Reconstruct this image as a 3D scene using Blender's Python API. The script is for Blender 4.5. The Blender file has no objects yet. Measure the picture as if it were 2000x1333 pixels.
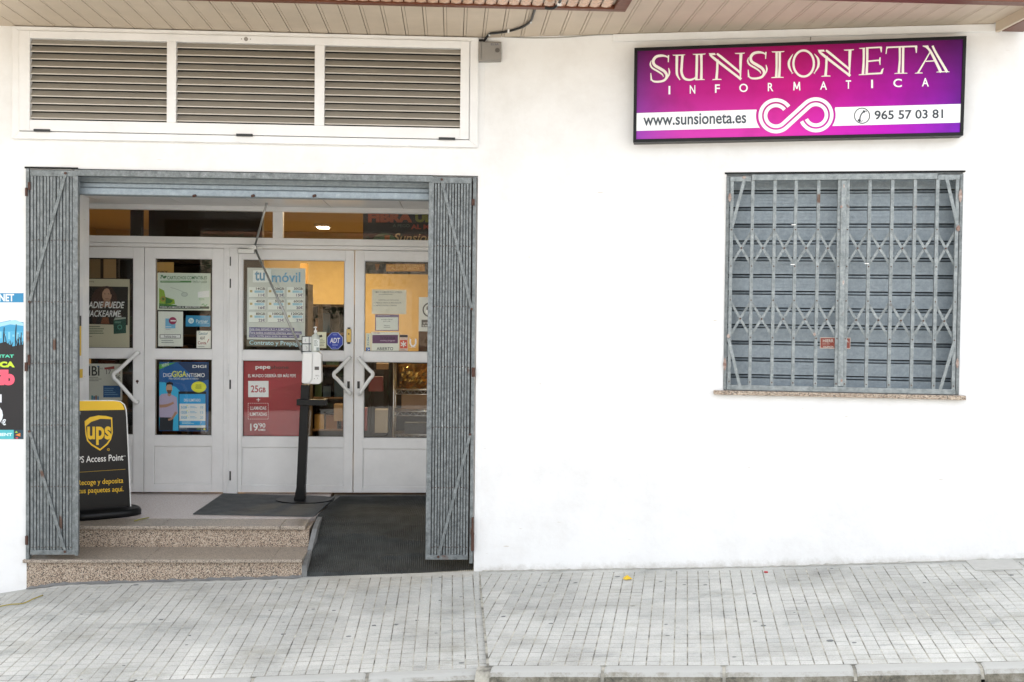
import bpy, bmesh, math, random
from mathutils import Matrix, Vector
random.seed(7)
sc = bpy.context.scene
COL = sc.collection

# ---------------------------------------------------------------- camera
F_PX, PITCH, ROLL = 2169.18, -0.0255248, 0.01127116
TL, TR = 0.05436476, -0.155140            # headings of the two wall planes
CAM_H = 1.851
KX, KY = -0.21217, 7.9                    # where the wall bends
cR, sR, cP, sP = math.cos(ROLL), math.sin(ROLL), math.cos(PITCH), math.sin(PITCH)
RIGHT = Vector((cR, -sP*sR, cP*sR)); UP = Vector((-sR, -sP*cR, cP*cR)); FWD = Vector((0, cP, sP))
cam = bpy.data.cameras.new('camera'); camo = bpy.data.objects.new('camera', cam); COL.objects.link(camo)
m = Matrix((RIGHT, UP, -FWD)).transposed().to_4x4(); m.translation = Vector((0, 0, CAM_H))
camo.matrix_world = m
cam.sensor_width = 36; cam.lens = 36*F_PX/2000; cam.clip_end = 600; cam.clip_start = .05
sc.camera = camo
# ---------------------------------------------------------------- world, sun, exposure
SUN_EL, SUN_AZ = math.radians(64), math.radians(160)   # behind the building: the front stands in open shade, the street beyond is sunlit
world = bpy.data.worlds.new('World'); sc.world = world; world.use_nodes = True
wn, wl = world.node_tree.nodes, world.node_tree.links
sky = wn.new('ShaderNodeTexSky'); sky.sky_type = 'NISHITA'; sky.sun_disc = False
sky.sun_elevation = SUN_EL; sky.sun_rotation = math.pi + SUN_AZ; sky.dust_density = 2.5; sky.air_density = 1
hs = wn.new('ShaderNodeHueSaturation'); hs.inputs['Saturation'].default_value = .22
wl.new(sky.outputs[0], hs.inputs['Color']); wl.new(hs.outputs[0], wn['Background'].inputs['Color'])
wn['Background'].inputs['Strength'].default_value = .15
sun = bpy.data.lights.new('sun', 'SUN'); sun.energy = 4; sun.angle = math.radians(.6); sun.color = (1, .975, .94)
suno = bpy.data.objects.new('sun', sun); COL.objects.link(suno)
sd = Vector((math.sin(SUN_AZ)*math.cos(SUN_EL), math.cos(SUN_AZ)*math.cos(SUN_EL), -math.sin(SUN_EL)))
suno.rotation_euler = sd.to_track_quat('-Z', 'Y').to_euler(); suno.location = (-2, -6, 6)
vs = sc.view_settings; vs.view_transform = 'Standard'; vs.look = 'None'; vs.exposure = 2.14; vs.gamma = 1
sc.render.resolution_x, sc.render.resolution_y = 1024, 682
sc.cycles.max_bounces = 8; sc.cycles.transparent_max_bounces = 16

# ---------------------------------------------------------------- frames
class Fr:
    def __init__(s, o, t):
        s.o = Vector(o); s.t = t; s.d = Vector((math.cos(t), math.sin(t), 0)); s.n = Vector((-math.sin(t), math.cos(t), 0))
        s.M = Matrix.Translation(s.o) @ Matrix.Rotation(t, 4, 'Z')
    def at(s, px, py, w=0.):                 # pixel of the photograph -> (u, z) on the upright plane at depth w
        r = FWD + RIGHT*((px-1000)/F_PX) - UP*((py-666.5)/F_PX)
        C = Vector((0, 0, CAM_H)); k = ((s.o-C)@s.n + w)/(r@s.n); p = C + r*k - s.o
        return p@s.d, p.z
    def flat(s, px, py, z):                  # pixel -> (u, w) on the level plane z
        r = FWD + RIGHT*((px-1000)/F_PX) - UP*((py-666.5)/F_PX)
        C = Vector((0, 0, CAM_H)); k = (z+s.o.z-CAM_H)/r.z; p = C + r*k - s.o
        return p@s.d, p@s.n
    def rc(s, x0, y0, x1, y1, w=0.):
        xm, ym = (x0+x1)/2, (y0+y1)/2
        return s.at(x0, ym, w)[0], s.at(x1, ym, w)[0], s.at(xm, y1, w)[1], s.at(xm, y0, w)[1]   # u0,u1,z0,z1
L = Fr((KX, KY, 0), TL); R = Fr((KX, KY, 0), TR)

# ---------------------------------------------------------------- materials
def lin(c):
    if isinstance(c, str): c = [int(c[i:i+2], 16)/255 for i in (0, 2, 4)]
    return [x/12.92 if x <= .04045 else ((x+.055)/1.055)**2.4 for x in c] + [1]
MC = {}
def mat(name, col, rough=.5, metal=0., noise=0, nscale=8, bump=0, bscale=60, spec=.5, col2=None, aniso=None):
    if name in MC: return MC[name]
    mt = bpy.data.materials.new(name); mt.use_nodes = True; nt = mt.node_tree; n, l = nt.nodes, nt.links
    b = n['Principled BSDF']; c = lin(col) if isinstance(col, str) else list(col)+[1]
    b.inputs['Base Color'].default_value = c; b.inputs['Roughness'].default_value = rough
    b.inputs['Metallic'].default_value = metal; b.inputs['Specular IOR Level'].default_value = spec
    tc = n.new('ShaderNodeTexCoord')
    if noise or col2:
        mp = n.new('ShaderNodeMapping'); mp.inputs['Scale'].default_value = aniso or (1, 1, 1)
        l.new(tc.outputs['Object'], mp.inputs['Vector'])
        nz = n.new('ShaderNodeTexNoise'); nz.inputs['Scale'].default_value = nscale; nz.inputs['Detail'].default_value = 6
        nz.inputs['Roughness'].default_value = .65
        l.new(mp.outputs[0], nz.inputs['Vector'])
        rp = n.new('ShaderNodeValToRGB'); rp.color_ramp.elements[0].position = .32; rp.color_ramp.elements[1].position = .68
        c2 = (lin(col2) if isinstance(col2, str) else list(col2)+[1]) if col2 else [x*(1-noise) for x in c[:3]]+[1]
        rp.color_ramp.elements[0].color = c2; rp.color_ramp.elements[1].color = c
        l.new(nz.outputs['Fac'], rp.inputs[0]); l.new(rp.outputs[0], b.inputs['Base Color'])
    if bump:
        nb = n.new('ShaderNodeTexNoise'); nb.inputs['Scale'].default_value = bscale; nb.inputs['Detail'].default_value = 5
        l.new(tc.outputs['Object'], nb.inputs['Vector'])
        bp = n.new('ShaderNodeBump'); bp.inputs['Strength'].default_value = bump; bp.inputs['Distance'].default_value = .004
        l.new(nb.outputs['Fac'], bp.inputs['Height']); l.new(bp.outputs[0], b.inputs['Normal'])
    MC[name] = mt; return mt
def ink(col, rough=.45, gain=1.):            # printed colour; pale paper behind glass is a little whiter than it looks
    if gain != 1: col = ''.join('%02x' % round(255*min(.93, ((int(col[i:i+2], 16)/255)**2.2*gain)**(1/2.2))) for i in (0, 2, 4))
    k = 'ink_'+col
    return MC[k] if k in MC else mat(k, col, rough)

def m_plaster():
    mt = mat('white_plaster', (.82, .825, .82), .9, bump=.5, bscale=26)
    n, l = mt.node_tree.nodes, mt.node_tree.links; b = n['Principled BSDF']
    tc = n.new('ShaderNodeTexCoord')
    nz = n.new('ShaderNodeTexNoise'); nz.inputs['Scale'].default_value = 2.2; nz.inputs['Detail'].default_value = 9; nz.inputs['Roughness'].default_value = .7
    l.new(tc.outputs['Object'], nz.inputs['Vector'])
    rp = n.new('ShaderNodeValToRGB'); e = rp.color_ramp.elements
    e[0].position = .28; e[0].color = (.72, .715, .70, 1); e[1].position = .55; e[1].color = (.80, .805, .80, 1)
    l.new(nz.outputs['Fac'], rp.inputs[0])
    # short scuffs
    mp = n.new('ShaderNodeMapping'); mp.inputs['Scale'].default_value = (3, 3, 26); l.new(tc.outputs['Object'], mp.inputs['Vector'])
    n2 = n.new('ShaderNodeTexNoise'); n2.inputs['Scale'].default_value = 2.6; n2.inputs['Detail'].default_value = 2; l.new(mp.outputs[0], n2.inputs['Vector'])
    r2 = n.new('ShaderNodeValToRGB'); r2.color_ramp.elements[0].position = .74; r2.color_ramp.elements[1].position = .78
    l.new(n2.outputs['Fac'], r2.inputs[0])
    mx = n.new('ShaderNodeMixRGB'); mx.inputs['Color2'].default_value = (.55, .5, .43, 1)
    l.new(r2.outputs[0], mx.inputs['Fac']); l.new(rp.outputs[0], mx.inputs['Color1'])
    # splash dirt along the foot
    sx = n.new('ShaderNodeSeparateXYZ'); l.new(tc.outputs['Object'], sx.inputs[0])
    k = n.new('ShaderNodeMath'); k.operation = 'MULTIPLY_ADD'; k.inputs[1].default_value = -.068; l.new(sx.outputs['X'], k.inputs[0]); l.new(sx.outputs['Z'], k.inputs[2])
    mr = n.new('ShaderNodeMapRange'); mr.inputs['From Min'].default_value = .13; mr.inputs['From Max'].default_value = -.01; l.new(k.outputs[0], mr.inputs['Value'])
    n3 = n.new('ShaderNodeTexNoise'); n3.inputs['Scale'].default_value = 11; n3.inputs['Detail'].default_value = 10; n3.inputs['Roughness'].default_value = .8; l.new(tc.outputs['Object'], n3.inputs['Vector'])
    k2 = n.new('ShaderNodeMath'); k2.operation = 'MULTIPLY'; l.new(mr.outputs[0], k2.inputs[0]); l.new(n3.outputs['Fac'], k2.inputs[1])
    r3 = n.new('ShaderNodeValToRGB'); r3.color_ramp.elements[0].position = .3; r3.color_ramp.elements[1].position = .6; r3.color_ramp.elements[1].color = (.75, .75, .75, 1); l.new(k2.outputs[0], r3.inputs[0])
    mx3 = n.new('ShaderNodeMixRGB'); mx3.inputs['Color2'].default_value = (.42, .4, .35, 1); l.new(r3.outputs[0], mx3.inputs['Fac']); l.new(mx.outputs[0], mx3.inputs['Color1']); l.new(mx3.outputs[0], b.inputs['Base Color'])
    return mt
def m_granite(name='pink_granite', rough=.35, s=1.0, dark='403c3a', hi='d6c7b3', base=('c4b09c', '93806f')):
    mt = bpy.data.materials.new(name); mt.use_nodes = True; n, l = mt.node_tree.nodes, mt.node_tree.links; b = n['Principled BSDF']
    tc = n.new('ShaderNodeTexCoord')
    v = n.new('ShaderNodeTexVoronoi'); v.inputs['Scale'].default_value = 190*s; l.new(tc.outputs['Object'], v.inputs['Vector'])
    rp = n.new('ShaderNodeValToRGB'); e = rp.color_ramp.elements; rp.color_ramp.interpolation = 'CONSTANT'
    sep = n.new('ShaderNodeSeparateColor'); l.new(v.outputs['Color'], sep.inputs[0]); l.new(sep.outputs[0], rp.inputs[0])
    e[0].position = 0; e[0].color = lin(dark); e[1].position = .13; e[1].color = lin(base[1])
    for p, c in ((.35, base[0]), (.62, hi), (.86, base[1])):
        x = e.new(p); x.color = lin(c)
    nz = n.new('ShaderNodeTexNoise'); nz.inputs['Scale'].default_value = 420*s; l.new(tc.outputs['Object'], nz.inputs['Vector'])
    mx = n.new('ShaderNodeMixRGB'); mx.blend_type = 'MULTIPLY'; mx.inputs['Fac'].default_value = .5
    l.new(rp.outputs[0], mx.inputs['Color1']); l.new(nz.outputs['Fac'], mx.inputs['Color2']); l.new(mx.outputs[0], b.inputs['Base Color'])
    b.inputs['Roughness'].default_value = rough; return mt
def m_galv(name, c1='878d8e', c2='4f5557', rust=True, rough=.5, metal=.35):
    mt = bpy.data.materials.new(name); mt.use_nodes = True; n, l = mt.node_tree.nodes, mt.node_tree.links; b = n['Principled BSDF']
    tc = n.new('ShaderNodeTexCoord'); oi = n.new('ShaderNodeObjectInfo')
    ad = n.new('ShaderNodeVectorMath'); ad.operation = 'MULTIPLY_ADD'
    ad.inputs[1].default_value = (1, 1, 1); l.new(tc.outputs['Object'], ad.inputs[0])
    sc_ = n.new('ShaderNodeVectorMath'); sc_.operation = 'SCALE'; sc_.inputs[0].default_value = (7.3, 3.1, 5.7)
    l.new(oi.outputs['Random'], sc_.inputs['Scale']); l.new(sc_.outputs[0], ad.inputs[2])
    n1 = n.new('ShaderNodeTexNoise'); n1.inputs['Scale'].default_value = 26; n1.inputs['Detail'].default_value = 10; n1.inputs['Roughness'].default_value = .78
    l.new(ad.outputs[0], n1.inputs['Vector'])
    rp = n.new('ShaderNodeValToRGB'); e = rp.color_ramp.elements
    e[0].position = .33; e[0].color = lin(c2); e[1].position = .62; e[1].color = lin(c1); x = e.new(.7); x.color = lin('b5baba')
    l.new(n1.outputs['Fac'], rp.inputs[0]); out = rp.outputs[0]
    if rust:
        n2 = n.new('ShaderNodeTexNoise'); n2.inputs['Scale'].default_value = 4.5; n2.inputs['Detail'].default_value = 7; l.new(ad.outputs[0], n2.inputs['Vector'])
        r2 = n.new('ShaderNodeValToRGB'); r2.color_ramp.elements[0].position = .69; r2.color_ramp.elements[1].position = .73
        l.new(n2.outputs['Fac'], r2.inputs[0])
        mx = n.new('ShaderNodeMixRGB'); mx.inputs['Color2'].default_value = lin('5f4a40')
        l.new(r2.outputs[0], mx.inputs['Fac']); l.new(out, mx.inputs['Color1']); out = mx.outputs[0]
    l.new(out, b.inputs['Base Color']); b.inputs['Metallic'].default_value = metal; b.inputs['Roughness'].default_value = rough
    bp = n.new('ShaderNodeBump'); bp.inputs['Strength'].default_value = .25; bp.inputs['Distance'].default_value = .002
    l.new(n1.outputs['Fac'], bp.inputs['Height']); l.new(bp.outputs[0], b.inputs['Normal'])
    return mt
def m_paving():
    mt = bpy.data.materials.new('concrete_paver'); mt.use_nodes = True; n, l = mt.node_tree.nodes, mt.node_tree.links; b = n['Principled BSDF']
    tc = n.new('ShaderNodeTexCoord')
    def noise(s, d=6, r=.6, sc3=None):
        x = n.new('ShaderNodeTexNoise'); x.inputs['Scale'].default_value = s; x.inputs['Detail'].default_value = d; x.inputs['Roughness'].default_value = r
        if sc3:
            mp = n.new('ShaderNodeMapping'); mp.inputs['Scale'].default_value = sc3; l.new(tc.outputs['Object'], mp.inputs['Vector']); l.new(mp.outputs[0], x.inputs['Vector'])
        else: l.new(tc.outputs['Object'], x.inputs['Vector'])
        return x.outputs['Fac']
    def ramp(f, stops):
        r = n.new('ShaderNodeValToRGB'); e = r.color_ramp.elements
        e[0].position, e[0].color = stops[0][0], lin(stops[0][1]); e[1].position, e[1].color = stops[-1][0], lin(stops[-1][1])
        for p, c in stops[1:-1]: x = e.new(p); x.color = lin(c)
        l.new(f, r.inputs[0]); return r.outputs[0]
    def mix(a, c, f, k='MIX'):
        x = n.new('ShaderNodeMixRGB'); x.blend_type = k
        (l.new(f, x.inputs['Fac']) if not isinstance(f, float) else setattr(x.inputs['Fac'], 'default_value', f))
        l.new(a, x.inputs['Color1'])
        (l.new(c, x.inputs['Color2']) if not isinstance(c, str) else setattr(x.inputs['Color2'], 'default_value', lin(c)))
        return x.outputs[0]
    base = ramp(noise(1.6, 8, .65), [(.3, 'a3a29c'), (.5, 'c2c2bd'), (.7, 'd1d0ca')])
    fine = ramp(noise(150, 3), [(.25, '9c9c9c'), (.6, 'ffffff')]); c = mix(base, fine, .45, 'MULTIPLY')
    st = ramp(noise(2.4, 10, .75, (1, 2.6, 1)), [(.56, '000000'), (.68, 'bbbbbb')]); c = mix(c, '757b7b', st)
    st2 = ramp(noise(1.9, 6, .7, (1.3, 1.9, 1)), [(.56, '000000'), (.74, 'aaaaaa')]); c = mix(c, '7a745c', st2)
    st3 = ramp(noise(6.5, 9, .8, (1, 4.5, 1)), [(.6, '000000'), (.7, '999999')]); c = mix(c, '686d6f', st3)
    at = n.new('ShaderNodeAttribute'); at.attribute_name = 'tone'
    c = mix(c, at.outputs['Color'], .8, 'MULTIPLY')
    vo = n.new('ShaderNodeTexVoronoi'); vo.inputs['Scale'].default_value = 7.5
    mp = n.new('ShaderNodeMapping'); mp.inputs['Scale'].default_value = (1, 1.3, 0); l.new(tc.outputs['Object'], mp.inputs['Vector'])
    ds = noise(9, 2); 
    l.new(mp.outputs[0], vo.inputs['Vector'])
    sp = n.new('ShaderNodeSeparateColor'); l.new(vo.outputs['Color'], sp.inputs[0])
    k1 = n.new('ShaderNodeMath'); k1.operation = 'MULTIPLY_ADD'; k1.inputs[1].default_value = .36; k1.inputs[2].default_value = -.1
    l.new(sp.outputs[0], k1.inputs[0])
    k2 = n.new('ShaderNodeMath'); k2.operation = 'MULTIPLY'; l.new(k1.outputs[0], k2.inputs[0]); l.new(ds, k2.inputs[1])
    k3 = n.new('ShaderNodeMath'); k3.operation = 'LESS_THAN'; l.new(vo.outputs['Distance'], k3.inputs[0]); l.new(k2.outputs[0], k3.inputs[1])
    k4 = n.new('ShaderNodeMath'); k4.operation = 'MULTIPLY'; k4.inputs[1].default_value = .8; l.new(k3.outputs[0], k4.inputs[0])
    c = mix(c, '474d50', k4.outputs[0])
    l.new(c, b.inputs['Base Color']); b.inputs['Roughness'].default_value = .85
    bp = n.new('ShaderNodeBump'); bp.inputs['Strength'].default_value = .4; bp.inputs['Distance'].default_value = .003
    l.new(noise(90, 4), bp.inputs['Height']); l.new(bp.outputs[0], b.inputs['Normal'])
    return mt
def m_glass():
    mt = bpy.data.materials.new('window_glass'); mt.use_nodes = True; n, l = mt.node_tree.nodes, mt.node_tree.links
    n.remove(n['Principled BSDF']); t = n.new('ShaderNodeBsdfTransparent'); g = n.new('ShaderNodeBsdfGlossy'); g.inputs['Roughness'].default_value = .01
    t.inputs['Color'].default_value = (.97, .98, .97, 1)
    f = n.new('ShaderNodeFresnel'); f.inputs['IOR'].default_value = 1.6; a = n.new('ShaderNodeMath'); a.operation = 'MULTIPLY'; a.inputs[1].default_value = .42
    x = n.new('ShaderNodeMixShader'); l.new(f.outputs[0], a.inputs[0]); l.new(a.outputs[0], x.inputs[0]); l.new(t.outputs[0], x.inputs[1]); l.new(g.outputs[0], x.inputs[2])
    tc = n.new('ShaderNodeTexCoord'); nz = n.new('ShaderNodeTexNoise'); nz.inputs['Scale'].default_value = 2.2
    l.new(tc.outputs['Object'], nz.inputs['Vector'])
    bp = n.new('ShaderNodeBump'); bp.inputs['Strength'].default_value = .03; bp.inputs['Distance'].default_value = .004
    l.new(nz.outputs['Fac'], bp.inputs['Height']); l.new(bp.outputs[0], g.inputs['Normal'])
    l.new(x.outputs[0], n['Material Output'].inputs[0]); return mt
PLASTER = m_plaster(); GRANITE = m_granite(); GRANITE_TOP = m_granite('granite_tread', .3, 1, '6b625a', 'c9bcab', ('b5a99a', '9c9083'))
LANDING = m_granite('polished_granite_landing', .2, 1.3, 'cdbfba', 'f0e6e2', ('e6dad6', 'ded0cb')); GALV = m_galv('galvanised_steel'); GALV2 = m_galv('galvanised_shutter', '96a1a8', '7c878e', False, .5, .3)
PAVE = m_paving(); GLASS = m_glass()
GALV3 = m_galv('galvanised_lattice', '989fa0', '666d6f')
GAP = mat('dirty_joint', 'c4c0b2', .95, noise=.85, nscale=8)
PVC = mat('white_aluminium', (.82, .82, .81), .35, noise=.1, nscale=4)
LIP = mat('louvre_lip_lit', (.58, .55, .49), .35)  # lighter louvre tone, paints the lips as lit edges
PVCD = mat('louvre_slat_shaded', (.33, .3, .25), .4, noise=.12, nscale=5)  # slat colour darkened to carry the shade between the louvres
SOFF = mat('cream_soffit_board', (.6, .5, .385), .6, noise=.12, nscale=2.5, bump=.1)
SGAP = mat('soffit_joint', (.2, .155, .11), .9)
BROWN = mat('brown_varnished_wood', '6e3a1f', .45, noise=.35, nscale=14, aniso=(1, 6, 6))
BLACK = mat('black_plastic', (.006, .006, .0065), .35); BLACKM = mat('black_powder_coat', (.004, .0045, .005), .4, spec=.25)
DARK = mat('dark_gap', '0a0b0c', .8)  # near-black, also stands in for shade behind shutter and louvre slats
RUBBER = mat('ribbed_rubber', '484b4a', .8, spec=.2, noise=.55, nscale=5)
RUBBER2 = mat('grey_carpet_mat', '55595a', .8, noise=.4, nscale=9, bump=.6, bscale=200)
WHITEP = mat('white_plastic', 'e9e9e6', .25); GREYP = mat('grey_plastic', '8e8a84', .5, noise=.1)
CEMENT = mat('grey_cement', '808180', .9, noise=.3, nscale=14, bump=.6)
RUST = mat('rusty_steel', '553a30', .85, noise=.4, nscale=60)
SHOPWALL = mat('shop_wall_ochre', (.45, .34, .17), .8, noise=.1)
SHOPDARK = mat('shop_dark_furniture', '2e2118', .6, noise=.3); SHOPFLOOR = mat('shop_floor', '6d5c48', .3)
CARDB = mat('cardboard', '9a7448', .8, noise=.2); CHROME = mat('chrome_wire', 'c8c8c8', .2, 1)
ALU = mat('satin_aluminium', 'b4b6b4', .35, .8)

# ---------------------------------------------------------------- object helpers
WM, ORG, FRM = {}, {}, {}
class B:                                     # collects shapes that become ONE mesh (frame coordinates u, w, z)
    def __init__(s): s.v = []; s.f = []; s.m = []; s.mats = []; s.sm = []
    def mi(s, mt):
        if mt is None: return 0
        if mt not in s.mats: s.mats.append(mt)
        return s.mats.index(mt)
    def add(s, vs_, fs, mt=None, smooth=False):
        o = len(s.v); s.v += [tuple(v) for v in vs_]; i = s.mi(mt)
        for f in fs: s.f.append([o+k for k in f]); s.m.append(i); s.sm.append(smooth)
        return s
    def box(s, u0, u1, w0, w1, z0, z1, mt=None):
        u0, u1 = min(u0, u1), max(u0, u1); w0, w1 = min(w0, w1), max(w0, w1); z0, z1 = min(z0, z1), max(z0, z1)
        return s.add([(u0, w0, z0), (u1, w0, z0), (u1, w1, z0), (u0, w1, z0), (u0, w0, z1), (u1, w0, z1), (u1, w1, z1), (u0, w1, z1)],
                     [(0, 3, 2, 1), (4, 5, 6, 7), (0, 1, 5, 4), (1, 2, 6, 5), (2, 3, 7, 6), (3, 0, 4, 7)], mt)
    def prism(s, pts, w0, w1, mt=None):      # (u, z) outline pushed along w
        n = len(pts); a = sum(pts[i][0]*pts[(i+1) % n][1]-pts[(i+1) % n][0]*pts[i][1] for i in range(n))
        if a < 0: pts = pts[::-1]
        return s.add([(p[0], w0, p[1]) for p in pts]+[(p[0], w1, p[1]) for p in pts],
                     [tuple(range(n)), tuple(range(2*n-1, n-1, -1))]+[(i, n+i, n+(i+1) % n, (i+1) % n) for i in range(n)], mt)
    def bar(s, p, q, a, t, mt=None):         # flat bar of width a in the wall plane, thickness t; p, q = (u, w, z)
        p, q = Vector(p), Vector(q); d = (q-p).normalized(); k = Vector((0, 1, 0)); e = d.cross(k).normalized()*a/2; k = k*t/2
        c = [p+e+k, p-e+k, p-e-k, p+e-k, q+e+k, q-e+k, q-e-k, q+e-k]
        return s.add(c, [(0, 1, 2, 3), (7, 6, 5, 4), (0, 4, 5, 1), (1, 5, 6, 2), (2, 6, 7, 3), (3, 7, 4, 0)], mt)
    def tube(s, pts, r, mt=None, n=10):
        P = [Vector(p) for p in pts]; rs = r if isinstance(r, (list, tuple)) else [r]*len(P); vs_ = []; fs = []
        ref = None
        for i, p in enumerate(P):
            d = (P[min(i+1, len(P)-1)]-P[max(i-1, 0)]).normalized()
            if ref is None: ref = d.orthogonal().normalized()
            ref = (ref-d*ref.dot(d)).normalized(); e = d.cross(ref)
            for k in range(n):
                a = 2*math.pi*k/n; vs_.append(p+(ref*math.cos(a)+e*math.sin(a))*rs[i])
        for i in range(len(P)-1):
            for k in range(n): fs.append((i*n+k, i*n+(k+1) % n, (i+1)*n+(k+1) % n, (i+1)*n+k))
        fs.append(tuple(range(n-1, -1, -1))); fs.append(tuple((len(P)-1)*n+k for k in range(n)))
        return s.add(vs_, fs, mt, True)
    def disc(s, u, w, z, r, h, mt=None, n=28, axis='z', rb=None):
        rb = rb or r; vs_ = []
        for j, (rr, hh) in enumerate(((r, 0), (rb, h))):
            for k in range(n):
                a = 2*math.pi*k/n; c, d = math.cos(a)*rr, math.sin(a)*rr
                vs_.append((u+c, w+d, z+hh) if axis == 'z' else (u+c, w+hh, z+d))
        fs = [tuple(range(n)), tuple(range(2*n-1, n-1, -1))]+[(k, n+k, n+(k+1) % n, (k+1) % n) for k in range(n)]
        return s.add(vs_, fs, mt)

def place(o, Wm, parent=None):
    WM[o] = Wm
    if parent is not None:
        o.parent = parent; o.matrix_local = WM[parent].inverted() @ Wm
    else: o.matrix_local = Wm
def tag(o, label, cat=None, group=None):
    o['label'] = label
    if cat: o['category'] = cat
    if group: o['group'] = group
def thing(name, label, cat, fr, o, group=None):
    e = bpy.data.objects.new(name, None); COL.objects.link(e); e.empty_display_size = .1
    tag(e, label, cat, group); FRM[e] = fr; ORG[e] = Vector(o); place(e, fr.M @ Matrix.Translation(Vector(o))); return e
def mk(name, b, mt=None, parent=None, fr=None, org=None, bevel=0, kind=None, label=None, cat=None, group=None, fixn=True):
    if parent is not None and (fr is None or fr is FRM.get(parent)): fr = FRM[parent]; org = ORG[parent]
    elif org is None: org = (0, 0, 0)
    fr = fr or L; org = Vector(org)
    me = bpy.data.meshes.new(name); me.from_pydata([tuple(Vector(v)-org) for v in b.v], [], b.f)
    if b.mats:
        for x in b.mats: me.materials.append(x)
        if any(x is None for x in b.mats): pass
        me.polygons.foreach_set('material_index', b.m)
    elif mt: me.materials.append(mt)
    me.polygons.foreach_set('use_smooth', b.sm); me.update()
    if fixn:
        bm = bmesh.new(); bm.from_mesh(me); bmesh.ops.recalc_face_normals(bm, faces=bm.faces); bm.to_mesh(me); bm.free()
    o = bpy.data.objects.new(name, me); COL.objects.link(o); FRM[o] = fr; ORG[o] = org
    place(o, fr.M @ Matrix.Translation(org), parent)
    if bevel:
        bv = o.modifiers.new('bevel', 'BEVEL'); bv.width = bevel; bv.segments = 2; bv.limit_method = 'ANGLE'
    if kind: o['kind'] = kind
    if label: o['label'] = label
    if cat: o['category'] = cat
    if group: o['group'] = group
    return o
def clone(o, d, parent=None):                # copy shifted by d in frame directions
    c = o.copy(); COL.objects.link(c); FRM[c] = FRM[o]; ORG[c] = ORG[o]
    place(c, WM[o] @ Matrix.Translation(Vector(d)), parent if parent is not None else o.parent); return c

# ---------------------------------------------------------------- printing on flat things
TXT = {}
def glyphs(s, bold=0, shear=0, space=1.0):
    k = (s, bold, shear, space)
    if k not in TXT:
        c = bpy.data.curves.new('t', 'FONT'); c.body = s; c.size = 1; c.offset = bold; c.shear = shear; c.space_character = space; c.resolution_u = 4
        c.fill_mode = 'BOTH' if hasattr(c, 'fill_mode') else 'BOTH'
        o = bpy.data.objects.new('t', c); me = bpy.data.meshes.new_from_object(o)
        v = [(p.co.x, p.co.y) for p in me.vertices]; f = [list(p.vertices) for p in me.polygons]
        bpy.data.objects.remove(o); bpy.data.curves.remove(c); bpy.data.meshes.remove(me)
        x0, x1 = min(p[0] for p in v), max(p[0] for p in v); y0, y1 = min(p[1] for p in v), max(p[1] for p in v)
        TXT[k] = ([((p[0]-x0)/max(x1-x0, 1e-6), (p[1]-y0)/max(y1-y0, 1e-6)) for p in v], f)
    return TXT[k]
def smooth(pts, n=6, closed=False):
    out = []; N = len(pts)
    for i in range(N if closed else N-1):
        g = (lambda j: pts[j % N]) if closed else (lambda j: pts[max(0, min(N-1, j))])
        p0, p1, p2, p3 = g(i-1), g(i), g(i+1), g(i+2)
        for k in range(n):
            t = k/n
            out.append(tuple(.5*((2*p1[c])+(-p0[c]+p2[c])*t+(2*p0[c]-5*p1[c]+4*p2[c]-p3[c])*t*t+(-p0[c]+3*p1[c]-3*p2[c]+p3[c])*t**3) for c in range(len(p1))))
    if not closed: out.append(tuple(pts[-1]))
    return out
def strip(pts, ws):                          # outline of a stroke of varying width
    a, b = [], []; N = len(pts)
    if not isinstance(ws, (list, tuple)): ws = [ws]*N
    if len(ws) != N: ws = [ws[0]+(ws[-1]-ws[0])*i/(N-1) if len(ws) == 2 else ws[min(int(i/(N-1)*(len(ws)-1)), len(ws)-2)]*(1-(i/(N-1)*(len(ws)-1)) % 1)+ws[min(int(i/(N-1)*(len(ws)-1))+1, len(ws)-1)]*((i/(N-1)*(len(ws)-1)) % 1) for i in range(N)]
    for i, p in enumerate(pts):
        q, r = pts[max(i-1, 0)], pts[min(i+1, N-1)]; dx, dy = r[0]-q[0], r[1]-q[1]; d = math.hypot(dx, dy) or 1
        nx, ny = -dy/d*ws[i]/2, dx/d*ws[i]/2; a.append((p[0]+nx, p[1]+ny)); b.append((p[0]-nx, p[1]-ny))
    return a, b
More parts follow.
